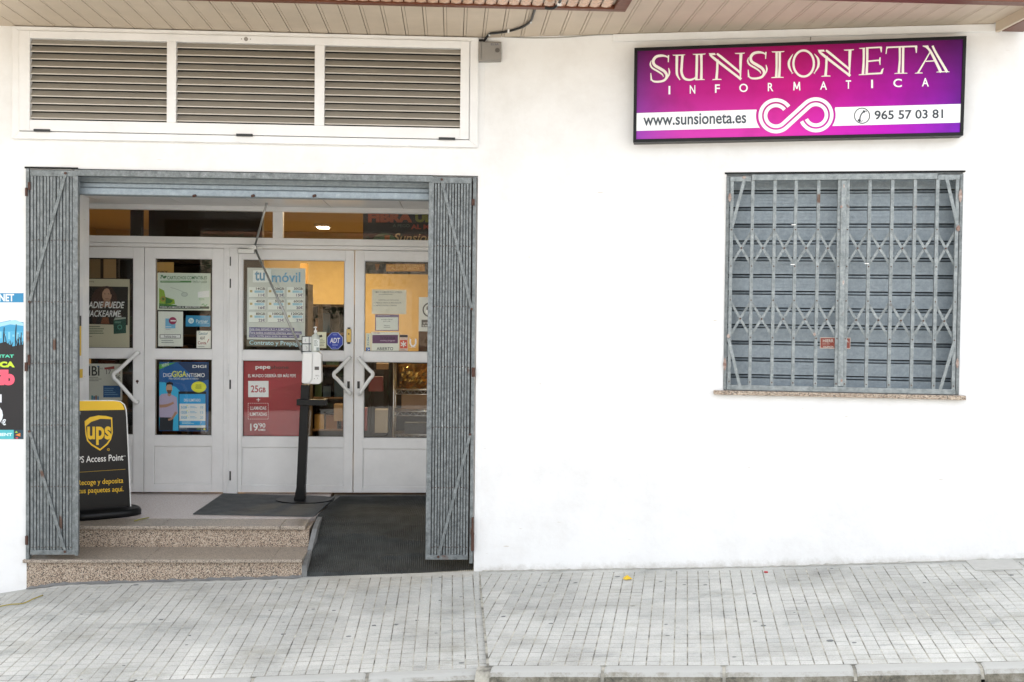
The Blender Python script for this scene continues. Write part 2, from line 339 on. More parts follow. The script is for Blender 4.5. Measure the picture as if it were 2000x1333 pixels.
class Print(B):                              # flat printing laid on the plane w of a frame; coordinates are photo pixels
    def __init__(s, fr, w, k=1., o=(0, 0)): super().__init__(); s.fr = fr; s.w = w; s.gain = 1.35 if fr is L and 1.8 < w < 1.9 else 1.; s.k = k; s.oo = o; s.step = .0008
    def P(s, x, y): return s.fr.at(s.oo[0]+x/s.k, s.oo[1]+y/s.k, s.w)
    def faces(s, pts, fs, col, lay):
        mt = col if not isinstance(col, str) else ink(col, gain=s.gain)
        V = [s.P(*p) for p in pts]; s.add([(u, s.w-lay*s.step, z) for u, z in V], fs, mt)
    def poly(s, pts, col, lay=1): s.faces(pts, [tuple(range(len(pts)))], col, lay); return s
    def rect(s, x0, y0, x1, y1, col, lay=1, dy=0): return s.poly([(x0, y0), (x1, y0+dy), (x1, y1+dy), (x0, y1)], col, lay)
    def ell(s, x, y, rx, ry, col, lay=1, n=24, a0=0, a1=360):
        return s.poly([(x+rx*math.cos(math.radians(a0+(a1-a0)*i/n)), y+ry*math.sin(math.radians(a0+(a1-a0)*i/n))) for i in range(n+(a1-a0 < 360))], col, lay)
    def stroke(s, pts, ws, col, lay=1, sm=True):
        if sm and len(pts) > 2: pts = smooth(pts)
        a, b = strip(pts, ws); n = len(a); s.faces(a+b, [(i, i+1, n+i+1, n+i) for i in range(n-1)], col, lay); return s
    def ring(s, x, y, rx, ry, w, col, lay=1, n=40, a0=0, a1=360):
        return s.stroke([(x+rx*math.cos(math.radians(a0+(a1-a0)*i/n)), y+ry*math.sin(math.radians(a0+(a1-a0)*i/n))) for i in range(n+1)], w, col, lay, sm=False)
    def text(s, t, x0, y0, x1, y1, col, lay=2, bold=0, shear=0, dy=0, space=1.0):
        if s.gain != 1: bold *= .9 if 'GB' in t or '€' in t else .45
        v, f = glyphs(t, bold, shear, space); s.faces([(x0+(x1-x0)*a, y1-(y1-y0)*b+dy*a) for a, b in v], f, col, lay); return s
    def lines(s, x0, y0, x1, y1, n, col, lay=2, ctr=False, seed=1, fill=.45):    # print too small to read
        r = random.Random(seed); h = (y1-y0)/n
        for i in range(n):
            ww = (x1-x0)*r.uniform(.6, 1); xx = x0+((x1-x0-ww)/2 if ctr else 0); e = xx+ww
            while xx < e-1:
                q = min(r.uniform(2.5, 8), e-xx); s.rect(xx, y0+i*h, xx+q, y0+i*h+h*fill, col, lay); xx += q+1.1
        return s
def sheet(pr, x0, y0, x1, y1, col, th=.0012):          # the paper itself
    ox, oy, k = pr.oo[0], pr.oo[1], pr.k; u0, u1, z0, z1 = pr.fr.rc(ox+x0/k, oy+y0/k, ox+x1/k, oy+y1/k, pr.w); pr.box(u0, u1, pr.w, pr.w+th, z0, z1, ink(col, gain=pr.gain) if isinstance(col, str) else col); return u0, z0
def printed(name, pr, label, cat, group=None, fr=None):
    us = [v[0] for v in pr.v]; zs = [v[2] for v in pr.v]
    return mk(name, pr, None, None, pr.fr, ((min(us)+max(us))/2, pr.w, min(zs)), label=label, cat=cat, group=group, fixn=False)

# ================================================================= SETTING
def interp(x, xs, ys):
    if x <= xs[0]: return ys[0]
    for i in range(len(xs)-1):
        if x <= xs[i+1]: return ys[i]+(ys[i+1]-ys[i])*(x-xs[i])/(xs[i+1]-xs[i])
    return ys[-1]
zR = lambda u: interp(u, [-1, 0, 1.944, 3.638, 9], [-.0617, 0, .12, .254, .62])
zL = lambda u: interp(u, [-9, -3.35, -3.17, -2.9, -1.3, 0], [-.35, -.15, -.12, -.085, -.042, 0])
XS = .038; TILE = .431; CELL = TILE/6; KW = 1.93
def clip(poly, keep):                        # keep(p) signed distance, positive kept
    out = []
    for i, p in enumerate(poly):
        q = poly[(i+1) % len(poly)]; a, b = keep(p), keep(q)
        if a >= 0: out.append(p)
        if (a < 0) != (b < 0): t = a/(a-b); out.append(tuple(p[k]+(q[k]-p[k])*t for k in range(2)))
    return out
def pavement():
    vs_, fs, tone, mi = [], [], [], []
    rnd = random.Random(3)
    tiles = {}
    for fr, zf, side in ((L, zL, 0), (R, zR, 1)):
        ang = (L.t-R.t)
        def keep(p, side=side):
            if side == 0: return -.006-p[0]
            return (p[0]*math.cos(ang)+p[1]*math.sin(ang)) -.002  # u in the left frame
        off = 0.02 if side == 0 else -.115
        i0, i1 = (-84, 1) if side == 0 else (-6, 84)
        for i in range(i0, i1):
            for j in range(-1, 26):
                ti, tj = math.floor(i/6), math.floor(j/6)
                if (side, ti, tj) not in tiles: tiles[side, ti, tj] = (rnd.uniform(.86, 1.04), rnd.uniform(-.0006, .0006), rnd.uniform(-.0016, .0016), rnd.random())
                tn, dz, tl, q = tiles[side, ti, tj]
                ua, ub = off+i*CELL, off+(i+1)*CELL; sa, sb = .07+j*CELL, .07+(j+1)*CELL
                gu0 = .0036 if i % 6 else .0024; gu1 = .0036 if (i+1) % 6 else .0024; gs0 = .0037 if j % 6 else .0028; gs1 = .0037 if (j+1) % 6 else .0028
                if j < 0: sa, sb = -.01, .07; gu0 = gu1 = -.0005; gs0 = gs1 = .001
                if sb > KW: sb = KW
                if sb-sa < .012: continue
                rect = [(ua+gu0, -sb+gs1), (ub-gu1, -sb+gs1), (ub-gu1, -sa-gs0), (ua+gu0, -sa-gs0)]
                po = clip(rect, keep)
                if len(po) < 3: continue
                cx = sum(p[0] for p in po)/len(po); cy = sum(p[1] for p in po)/len(po)
                def top(p, e=0):
                    return zf(p[0])+XS*p[1]+dz+tl*((p[0]-off)/TILE-ti-.5)-e
                ins = [(cx+(p[0]-cx)*.93, cy+(p[1]-cy)*.93) for p in po]
                n = len(po); o = len(vs_)
                for ring_, e in ((po, .006), (po, .001), (ins, 0)):
                    for p in ring_:
                        P = fr.M @ Vector((p[0], p[1], top(p, e))); vs_.append(tuple(L.M.inverted() @ P))
                fs.append(tuple(range(o+2*n, o+3*n)))
                for a in range(n):
                    b2 = (a+1) % n; fs.append((o+a, o+b2, o+n+b2, o+n+a)); fs.append((o+n+a, o+n+b2, o+2*n+b2, o+2*n+a))
                t_ = tn*rnd.uniform(.95, 1.03); tone += [t_]*(2*n+1)
    nb = len(fs)
    # bedding under the pads, carries the dirt in the joints
    for fr, zf, us in ((L, zL, [-7, -3.35, -3.17, -2.9, -1.3, .03]), (R, zR, [-.02, 1.944, 3.638, 7])):
        for a, b2 in zip(us[:-1], us[1:]):
            o = len(vs_)
            for (u, w) in ((a, -KW), (b2, -KW), (b2, .3), (a, .3)):
                uu = u
                if fr is R and a < 0 and u == a: uu = .0+(-w)*math.tan(L.t-R.t)-.012
                P = fr.M @ Vector((uu, w, zf(uu)+XS*w-.0019)); vs_.append(tuple(L.M.inverted() @ P))
            fs.append((o, o+1, o+2, o+3)); tone.append(1)
    for fr, zf, us in ((L, zL, [-7, -3.35, -3.17, -2.9, -1.3, .03]), (R, zR, [.35, 1.944, 3.638, 7])):   # mortar between the kerb stones
        for a, b2 in zip(us[:-1], us[1:]):
            o = len(vs_)
            for (u, w, d) in ((a, -KW-.092, .06), (b2, -KW-.092, .06), (b2, -KW-.062, .016), (a, -KW-.062, .016), (b2, -KW+.01, .006), (a, -KW+.01, .006)):
                P = fr.M @ Vector((u, w, zf(u)-XS*KW-d)); vs_.append(tuple(L.M.inverted() @ P))
            fs += [(o, o+1, o+2, o+3), (o+3, o+2, o+4, o+5)]; tone += [1, 1]
    me = bpy.data.meshes.new('pavement'); me.from_pydata(vs_, [], fs); me.materials.append(PAVE); me.materials.append(GAP)
    me.polygons.foreach_set('material_index', [0]*nb+[1]*(len(fs)-nb))
    at = me.attributes.new('tone', 'FLOAT_COLOR', 'FACE'); flat = []
    for t_ in tone: flat += [t_, t_, t_*.99, 1]
    at.data.foreach_set('color', flat)
    o = bpy.data.objects.new('pavement', me); COL.objects.link(o); o['kind'] = 'structure'; place(o, L.M)
pavement()

def kerb():
    b = B(); g = B()
    for fr, zf, u, end in ((L, zL, -.04, -6.5), (R, zR, .43, 7)):
        sgn = 1 if fr is R else -1; first = True
        while (u-end)*sgn < 0:
            ln = random.uniform(.6, .66); a, e = u, u+sgn*(ln-.018)
            prof = [(0, -.2), (0, -.001), (-.05, -.004), (-.073, -.013), (-.09, -.032), (-.099, -.07), (-.102, -.25)]
            n = len(prof); vs_ = []
            for uu, k in ((a, 1), (a+sgn*.012, 0), ((a+e)/2, -.15), (e-sgn*.012, 0), (e, 1)):
                for (s_, dz) in prof:
                    w = -KW-.004+s_*(1-.05*k); z = zf(uu)-XS*KW+dz-.006*max(k, 0)
                    vs_.append(tuple(L.M.inverted() @ (fr.M @ Vector((uu, w, z)))))
            fs = [(i*n+j, (i+1)*n+j, (i+1)*n+j+1, i*n+j+1) for i in range(4) for j in range(n-1)]+[tuple(range(n)), tuple(range(4*n, 5*n))]
            b.add(vs_, fs); u += sgn*ln
    mt = bpy.data.materials.new('kerb_concrete'); mt.use_nodes = True; n, l = mt.node_tree.nodes, mt.node_tree.links
    tc = n.new('ShaderNodeTexCoord'); nz = n.new('ShaderNodeTexNoise'); nz.inputs['Scale'].default_value = 7; nz.inputs['Detail'].default_value = 12; nz.inputs['Roughness'].default_value = .8
    l.new(tc.outputs['Object'], nz.inputs['Vector'])
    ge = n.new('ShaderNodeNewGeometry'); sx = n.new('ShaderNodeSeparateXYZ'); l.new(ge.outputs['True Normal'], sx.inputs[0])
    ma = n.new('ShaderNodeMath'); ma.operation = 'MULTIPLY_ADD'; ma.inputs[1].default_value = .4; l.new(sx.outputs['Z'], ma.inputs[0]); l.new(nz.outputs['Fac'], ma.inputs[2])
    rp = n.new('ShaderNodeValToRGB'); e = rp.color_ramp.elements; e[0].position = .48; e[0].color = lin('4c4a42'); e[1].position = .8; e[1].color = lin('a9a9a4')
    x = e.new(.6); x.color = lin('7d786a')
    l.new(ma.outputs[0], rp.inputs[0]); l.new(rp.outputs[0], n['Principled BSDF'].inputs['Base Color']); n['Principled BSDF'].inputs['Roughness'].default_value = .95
    bp = n.new('ShaderNodeBump'); bp.inputs['Distance'].default_value = .006; bp.inputs['Strength'].default_value = .7; l.new(nz.outputs['Fac'], bp.inputs['Height']); l.new(bp.outputs[0], n['Principled BSDF'].inputs['Normal'])
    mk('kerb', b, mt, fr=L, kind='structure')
kerb()
def road():
    b = B(); us = [-250, -9, -3.4, -1.3, 0, 1.9, 3.7, 9, 250]; vs_ = []
    zz = lambda u: (zL(u) if u < 0 else zR(u))-XS*KW-.15
    for w, dz in ((-2.0, 0), (-9, -.02), (-300, -.02)):
        for u in us:
            vs_.append((u, w if w < -5 or u < 0 else w-u*math.tan(L.t-R.t)*(1 if u < 10 else 0), zz(u)+dz))
    n = len(us); fs = [(i, i+1, n+i+1, n+i) for i in range(n-1)]+[(n+i, n+i+1, 2*n+i+1, 2*n+i) for i in range(n-1)]
    mk('road', b.add(vs_, fs), mat('asphalt', (.33, .32, .30), .9, noise=.3, nscale=40, bump=.6, bscale=200), fr=L, kind='structure')
    g = B().add([(-260, 260, -.45), (260, 260, -.45), (260, -310, -.45), (-260, -310, -.45)], [(0, 1, 2, 3)])
    mk('ground', g, mat('dry_earth', (.3, .27, .22), .95, noise=.3), fr=L, kind='structure')
road()

# ================================================================= BUILDING
bld = thing('shop_building', 'white plastered shop front with recessed glass doors under a cream boarded balcony', 'building', L, (0, 0, 0))
OL, OR_, OT = -3.171, -.042, 2.808           # opening of the entrance
TOP = 3.79
w_ = B()
w_.box(-9, OL, 0, 1.33, -.6, TOP); w_.box(OR_, .0, 0, 1.9, -.6, TOP)
w_.box(OL, OR_, 0, .32, OT, TOP)
mk('wall', w_, PLASTER, bld)
w_ = B()
WU0, WU1, WZ0, WZ1 = 1.69, 3.235, 1.335, 2.816
w_.box(0.0, WU0, 0, .35, -.6, TOP); w_.box(WU1, 9, 0, .35, -.6, TOP); w_.box(WU0, WU1, 0, .35, -.6, WZ0); w_.box(WU0, WU1, 0, .35, WZ1, TOP)
mk('wall', w_, PLASTER, bld, R)
# upper storeys, above the balcony
w_ = B(); w_.box(-9, 0, .0, 9.5, TOP+.17, 9); mk('upper_wall', w_, PLASTER, bld)
w_ = B(); w_.box(0, 9, .0, 9.5, TOP+.001, 9); mk('upper_wall', w_, PLASTER, bld, R)
# soffit boards
SE, SF = 3.325, -1.27
b = B(); pitch = .134; u = SE
rr = random.Random(4)
while u > -6:
    a = u-pitch+.0045; dz = rr.uniform(-.0006, .0006)
    we = .06 if u < .1 else .06-(u)*math.tan(L.t-R.t)+.02
    b.box(a+.019, u, SF, we, TOP+dz, TOP+.012); b.box(a, a+.0165, SF, we, TOP+.0012+dz, TOP+.012)
    u -= pitch
mk('soffit', b, SOFF, bld)
b = B(); b.box(-6, SE, SF, .35, TOP+.013, TOP+.165); mk('balcony_slab', b, SGAP, bld)
# brown fascia round the balcony
b = B(); b.box(SE, SE+.025, SF-.03, -.745, TOP-.065, TOP+.2, SOFF); b.box(SE+.025, SE+.17, SF-.03, -.78, TOP-.068, TOP+.2, BROWN)
b.box(-6, SE-.0, SF-.09, SF, TOP-.04, TOP+.2, BROWN); mk('fascia', b, None, bld, bevel=.003)
b = B(); b.box(.9, 3.43, -.018, 0, TOP-.055, TOP-.002); mk('cornice_strip', b, PLASTER, bld, R, bevel=.006)
# recess of the entrance
DW = 1.85
CZ = 2.745
b = B(); b.box(-3.9, OL-.001, 1.33, DW+.3, -.3, 3.2); b.box(-3.9, OL, 1.33, 1.34, .2, 3.2)
b = B(); b.box(-4.2, -3.75, 1.331, DW+.1, -.3, 3.3); mk('recess_wall', b, PLASTER, bld)
b = B(); b.box(-3.75, -.042, .322, DW+.06, CZ+.012, CZ+.1, SOFF)
tl = .6
for i in range(6):
    u0 = -3.75+i*.62; b.box(u0+.004, min(u0+.616, -.043), .322, 1.02, CZ, CZ+.012, PVC); b.box(u0+.004, min(u0+.616, -.043), 1.03, DW+.05, CZ, CZ+.012, PVC)
mk('recess_ceiling', b, None, bld)
# roller shutter packed up in its lintel
sh = B()
for z0, z1, ww in ((2.735, OT-.03, .115), (2.70, 2.733, .1), (2.65, 2.698, .085)):
    sh.box(OL+.3, OR_-.3, ww, ww+.05, z0, z1)
sh.box(OL+.3, OR_-.3, .17, .3, 2.66, OT-.001)
so = mk('rolled_shutter', sh, GALV2, bld, bevel=.006)
for x in (380, 494, 614):
    u, z = L.at(x, 384, .08); mk('shutter_stop', B().tube([(u, .06, z-.0), (u, .085, z+.004), (u+.006, .085, z+.02)], .009, n=8), RUST, so, L, org=None) if False else mk('shutter_stop', B().tube([(u-.004, .062, z), (u+.006, .084, z+.006)], .010, n=8), RUST, so)

# ---- doors
def rcb(bd, x0, y0, x1, y1, w0, w1, wr=DW): u0, u1, z0, z1 = L.rc(x0, y0, x1, y1, wr); return bd.box(u0, u1, w0, w1, z0, z1)
FZ = .25
df = B()
u_l, u_r = -3.735, OR_-.001
zt0 = L.at(500, 407, DW)[1]; ztg1 = L.at(350, 410, DW)[1]; 
zg1 = L.at(505, 413.5, DW)[1]; zg0 = L.at(505, 465, DW)[1]; zh = L.at(505, 486, DW)[1]
df.box(u_l, u_r, DW-.03, DW+.05, zg1, CZ+.0)            # head
df.box(u_l, u_r, DW-.02, DW+.05, zh+.035, zg0)       # transom bar
df.box(u_l, u_r, DW-.008, DW+.05, zh, zh+.033)
um0, um1 = L.at(533.5, 440, DW)[0], L.at(553, 440, DW)[0]; df.box(um0, um1, DW-.02, DW+.05, zg0, zg1)
uh0, uh1 = L.at(437.5, 700, DW)[0], L.at(465, 700, DW)[0]; df.box(uh0, uh1, DW-.02, DW+.05, FZ, zh); df.box(uh0+.03, uh0+.05, DW-.026, DW-.02, FZ, zh)
df.box(L.at(918, 700, DW)[0], u_r, DW-.02, DW+.05, FZ, zh)
uL0 = L.at(127, 700, DW)[0]; df.box(u_l, uL0-.004, DW-.02, DW+.05, FZ, zh)
dfo = mk('door_frame', df, PVC, bld, bevel=.004)
for a, c in ((u_l+.02, um0), (um1, u_r)):
    mk('transom_glass', B().box(a, c, DW+.012, DW+.018, zg0, zg1), GLASS, dfo)
for y in ((502, 520), (545, 563), (742, 760), (920, 938)):
    bb = B(); rcb(bb, 449, y[0], 452, y[1], DW-.0225, DW-.018); mk('lock_slot', bb, BLACK, dfo)
for y in ((502, 528), (606, 630), (711, 735), (918, 943)):
    bb = B(); rcb(bb, 444.6, y[0], 448, y[1]*.5+y[0]*.5-.5, DW-.032, DW-.01); rcb(bb, 444.6, y[1]*.5+y[0]*.5+.5, 448, y[1], DW-.032, DW-.01); mk('hinge', bb, PVC, dfo, bevel=.003)
def leaf(x0, x1, g0, g1, yb):
    """one door leaf with two panes and a bottom panel (pixel columns x0..x1, glass g0..g1)"""
    u0, u1 = L.at(x0, 700, DW)[0]-.001, L.at(x1, 700, DW)[0]+.001; a, c = L.at(g0, 700, DW)[0], L.at(g1, 700, DW)[0]
    xm = (x0+x1)/2; k = .0125*(xm-400)
    Z = lambda y: L.at(xm, y+k, DW)[1]
    zt = zh-.004; zb = FZ+.012
    zs = [zt, Z(505.5), Z(683.5), Z(702), Z(852), Z(872), Z(946), zb]
    b = B(); w0, w1 = DW-.012, DW+.04
    b.box(u0, a, w0, w1, zb, zt); b.box(c, u1, w0, w1, zb, zt)
    b.box(a, c, w0, w1, zs[1], zt); b.box(a, c, w0, w1, zs[3], zs[2]); b.box(a, c, w0, w1, zs[5], zs[4]); b.box(a, c, w0, w1, zb, zs[6])
    # glazing beads
    for (p, q) in ((zs[2], zs[1]), (zs[4], zs[3])):
        for e in ((a-.0, a+.006, p, q), (c-.006, c, p, q), (a+.006, c-.006, p, p+.006), (a+.006, c-.006, q-.006, q)): b.box(e[0], e[1], w0+.008, w1-.002, e[2], e[3])
    for e in ((u0+.004, u1-.004, zs[3]-.0015, zs[3]+.0-.0),): pass
    d = mk('door', b, PVC, bld, bevel=.0025)
    gk = B()
    for (p, q) in ((zs[2], zs[1]), (zs[4], zs[3])):
        for e in ((a+.006, a+.0095, p+.006, q-.006), (c-.0095, c-.006, p+.006, q-.006), (a+.0095, c-.0095, p+.006, p+.0095), (a+.0095, c-.0095, q-.0095, q-.006)): gk.box(e[0], e[1], w0+.011, w0+.02, e[2], e[3])
    mk('rubber_seal', gk, BLACK, d)
    mk('glass_pane', B().box(a+.001, c-.001, DW+.012, DW+.018, zs[2], zs[1]), GLASS, d)
    mk('glass_pane', B().box(a+.001, c-.001, DW+.012, DW+.018, zs[4], zs[3]), GLASS, d)
    p = B(); p.box(a+.001, c-.001, DW+.003, DW+.03, zs[6], zs[5])
    p.box(a+.012, c-.012, DW+.0, DW+.003, zs[6]+.012, zs[5]-.012)
    mk('door_panel', p, PVC, d, bevel=.002)
    return d
dA = leaf(127, 281.5, 150, 261, 960); dB = leaf(283, 437, 302.5, 415, 961); dC = leaf(465.5, 690.5, 473.5, 673, 963); dD = leaf(692.5, 917, 710.5, 896, 966)
def vhandle(pts, door, r=.0165):
    P = [L.at(x, y, DW-.06) for x, y in pts]; a, m_, c = P
    w0, wf = DW-.01, DW-.075
    pth = [(a[0], w0, a[1]), (a[0], wf+.015, a[1])]
    seg = smooth([(a[0], wf, a[1]), (a[0]+(m_[0]-a[0])*.72, wf, a[1]+(m_[1]-a[1])*.72), (m_[0]+(.5*(a[0]+c[0])-m_[0])*.06, wf, m_[1]+(a[1]-m_[1])*.1), (m_[0]+(.5*(a[0]+c[0])-m_[0])*.06, wf, m_[1]-(m_[1]-c[1])*.1), (c[0]+(m_[0]-c[0])*.72, wf, c[1]+(m_[1]-c[1])*.72), (c[0], wf, c[1])], 5)
    pth += seg+[(c[0], wf+.015, c[1]), (c[0], w0, c[1])]
    mk('handle', B().tube(pth, r, n=14), WHITEP, door)
vhandle([(268, 690), (221, 734), (266, 786)], dA); vhandle([(682, 699.5), (651.5, 732), (684, 769)], dC); vhandle([(701, 700.5), (729, 731), (702, 770)], dD)
for x, d in ((681, dC), (700.5, dD)):
    bb = B(); rcb(bb, x-2.5, 745, x+2.5, 759, DW-.016, DW-.011); mk('lock_slot', bb, BLACK, d)
bb = B(); rcb(bb, 677, 643, 686.5, 669, DW-.03, DW-.011); mk('lock_plate', bb, mat('brass', 'b49a5c', .35, .7), dC, bevel=.004)
bb = B(); rcb(bb, 679, 640, 684.5, 672, DW-.026, DW-.011); rcb(bb, 680.5, 651, 683, 654, DW-.032, DW-.02); mk('lock_body', bb, BLACK, dC)
bb = B(); u, z = L.at(269, 745, DW); bb.disc(u, DW-.016, z, .012, .005, axis='y'); bb.box(u-.004, u+.004, DW-.0165, DW-.012, z-.02, z); mk('keyhole', bb, RUST, dA)
# door closer with its arms
cl = B(); rcb(cl, 466.5, 487, 499, 496, DW-.06, DW-.012); dc = mk('door_closer', cl, ALU, dC, bevel=.004)
bb = B()
j0 = L.at(521, 404, DW-.35); j1 = L.at(497, 484, DW-.1); j2 = L.at(592, 692, 1.55)
ar = thing('hold_open_rod', 'thin jointed metal rod running from recess ceiling down to sanitizer dispenser', 'metal rod', L, (j1[0], DW-.1, j1[1]))
mk('upper_arm', B().tube([(j0[0], DW-.35, CZ), (j1[0], DW-.1, j1[1])], .009, n=8), ALU, ar)
mk('lower_arm', B().tube([(j1[0], DW-.1, j1[1]), (j2[0], 1.55, j2[1])], .0095, n=8), ALU, ar)
mk('joint', B().disc(j1[0], DW-.13, j1[1], .02, .05, axis='y').box(j1[0]-.06, j1[0]+.07, DW-.09, DW-.075, j1[1]-.008, j1[1]+.006), ALU, ar)
# shop room behind the doors
rm = B(); RW = 8.6
rm.box(-5.4, 1.6, RW, RW+.2, 0, 3.3); rm.box(-5.6, -5.4, DW, RW, 0, 3.3); rm.box(1.6, 1.8, DW+.5, RW, 0, 3.3); rm.box(-5.6, 1.8, DW+.06, RW+.2, 3.0, 3.3)
rm.box(-5.6, -3.75, DW, DW+.1, 0, 3.3); rm.box(OR_, 1.8, DW+.4, DW+.5, 0, 3.3); rm.box(OR_, .05, DW, DW+.4, 0, 3.3); rm.box(-5.4, 1.6, DW+.051, DW+.1, CZ+.02, 3.0)
mk('shop_room', rm, SHOPWALL, bld)
mk('shop_floor', B().box(-5.6, 1.8, DW+.07, RW+.2, .1, FZ-.004), SHOPFLOOR, bld)
# shutter window
shb = B(); z = WZ0+.0; k = 0; per = .1165
prof = []
ztop = WZ1+.05
z = WZ1+.02
while z > WZ0+.03:
    zb = z-per; a, c = WU0, WU1
    # flat band with three scored lines, then a rounded rib between two deep gaps
    hh = (z-.030-zb)/4 if zb > WZ0+.1 else None
    w0 = .14
    lo = max(zb+.003, WZ0+.001)
    bands = 4 if 1.6 > 0 and abs(zb-1.6) > .075 and zb > WZ0+.05 else 1
    h = (z-.0255-lo)/bands
    for q in range(bands): shb.box(a, c, w0, w0+.02, lo+q*h+.0011, lo+(q+1)*h-.0011)
    shb.box(a, c, w0+.003, w0+.02, lo, z-.0255)
    if z-.026 > WZ0: shb.tube([(a, w0+.011, z-.0125), (c, w0+.011, z-.0125)], .0085, n=10)
    z = zb
wsh = mk('window_shutter', shb, GALV2, bld, R)
mk('shutter_gap_shade', B().box(WU0, WU1, .165, .185, WZ0, WZ1), DARK, bld, R)  # dark sheet painting the shade in the gaps between slats
# granite window sill
b = B(); b.box(1.625, 3.272, -.045, .15, WZ0-.03, WZ0-.001); mk('window_sill', b, GRANITE, bld, R, bevel=.003)
b = B(); b.box(WU0-.012, WU1+.012, -.006, .0, WZ1+.0, WZ1+.012); mk('window_lintel_gap', b, DARK, bld, R)

# ---- louvred fanlight over the entrance
lu0, lu1, lz0, lz1 = -3.258, -.048, 3.013, 3.783
b = B(); W0 = -.035
def fr_ring(b, u0, u1, z0, z1, tl_, tr_, tb_, tt_, w0, w1):
    o = [(u0, z0), (u1, z0), (u1, z1), (u0, z1)]; i = [(u0+tl_, z0+tb_), (u1-tr_, z0+tb_), (u1-tr_, z1-tt_), (u0+tl_, z1-tt_)]
    for k in range(4):
        q = (k+1) % 4; g = .0008
        b.prism([o[k], o[q], i[q], i[k]], w0, w1)
fr_ring(b, lu0, lu1, lz0, lz1, .05, .06, .05, .028, W0, 0)
lou = mk('louvre_window_frame', b, PVC, bld, bevel=.003)
b = B(); iu0, iu1 = lu0+.053, lu1-.063; iz0, iz1 = lz0+.054, lz1-.031
A = [L.rc(63, 82, 329, 240), L.rc(347, 88, 616, 244), L.rc(635, 94, 899, 250)]
gz0, gz1 = sum(a[2] for a in A)/3, sum(a[3] for a in A)/3
b.box(iu0, A[0][0], W0-.012, .0, iz0, iz1); b.box(A[2][1], iu1, W0-.012, .0, iz0, iz1)
b.box(A[0][0], A[2][1], W0-.012, .0, iz0, gz0); b.box(A[0][0], A[2][1], W0-.012, .0, gz1, iz1)
b.box(A[0][1], A[1][0], W0-.012, .0, gz0, gz1); b.box(A[1][1], A[2][0], W0-.012, .0, gz0, gz1)
mk('louvre_sash', b, PVC, lou, bevel=.003)
for a in A:
    b = B(); b.mi(PVCD); n = 11; h = (gz1-gz0)/n; u0, u1 = a[0], a[1]
    for i in range(n):
        z0 = gz0+i*h
        b.prism([(0, 0)], 0, 0) if False else b.add([(u0, W0+.004, z0+.010), (u0, W0+.004, z0+.016), (u0, -.002, z0+h+.006), (u0, -.002, z0+h), (u1, W0+.004, z0+.010), (u1, W0+.004, z0+.016), (u1, -.002, z0+h+.006), (u1, -.002, z0+h)],
            [(0, 1, 2, 3), (7, 6, 5, 4), (0, 4, 5, 1), (1, 5, 6, 2), (2, 6, 7, 3), (3, 7, 4, 0)])
    for i in range(n): z0 = gz0+i*h; b.box(u0, u1, W0+.001, W0+.006, z0+.011, z0+.0175, LIP)
    mk('louvre_slats', b, PVCD, lou)
mk('louvre_gap_shade', B().box(A[0][0], A[2][1], -.0018, -.0006, gz0, gz1), DARK, lou)  # black sheet standing in for the shade behind the slats
for x, y in ((87, 257.5), (480, 266.5), (873, 273.5)):
    u0, u1, z0, z1 = L.rc(x-16, y-2.5, x+16, y+2.2); mk('hinge', B().box(u0, u1, W0-.02, W0, z0, z1), BLACK, lou, bevel=.002)
u, z = L.at(483, 80); mk('sash_catch', B().disc(u, W0-.016, z, .014, .006, axis='y').disc(u-.03, W0-.0135, z, .004, .003, axis='y', n=8).disc(u+.03, W0-.0135, z, .004, .003, axis='y', n=8), GREYP, lou)

# ================================================================= STEPS, LANDING, RAMP
st = thing('entrance_steps', 'two pink granite steps and landing leading up to the shop doors', 'steps', L, (-2.2, 0, -.1))
SU = -1.262
b = B(); b.box(OL, SU-.001, 0.0, .40, -.35, .066, GRANITE); b1 = mk('riser', b, GRANITE, st)
b = B()
for a, c in ((OL-.02, -2.35), (-2.348, -1.47), (-1.468, SU+.005)): b.box(a, c, -.025, .40, .067, .09)
mk('tread', b, GRANITE_TOP, st, bevel=.004)
RZ = .40
b = B(); b.box(OL, SU+.0, RZ, 1.0, -.2, .222); mk('riser', b, GRANITE, st)
b = B()
for a, c in ((OL, -2.35), (-2.348, -1.47), (-1.468, -1.29)): b.box(a, c, RZ-.028, RZ+.27, .223, .25)
mk('tread', b, GRANITE_TOP, st, bevel=.004)
# landing with a slanted corner towards the ramp
b = B(); pts = [(-3.74, RZ+.27), (-1.29, RZ+.27), (-1.25, RZ+.42), (-1.25, DW+.06), (-3.74, DW+.06)]
b = B().add([(p[0], p[1], .12) for p in pts]+[(p[0], p[1], .25) for p in pts], [(4, 3, 2, 1, 0), (5, 6, 7, 8, 9)]+[(i, (i+1) % 5, 5+(i+1) % 5, 5+i) for i in range(5)])
mk('landing', b, LANDING, st)
def ramp_z(w): return interp(w, [-.01, .2, .55, .82, 3], [-.028, .035, .18, .246, .25])
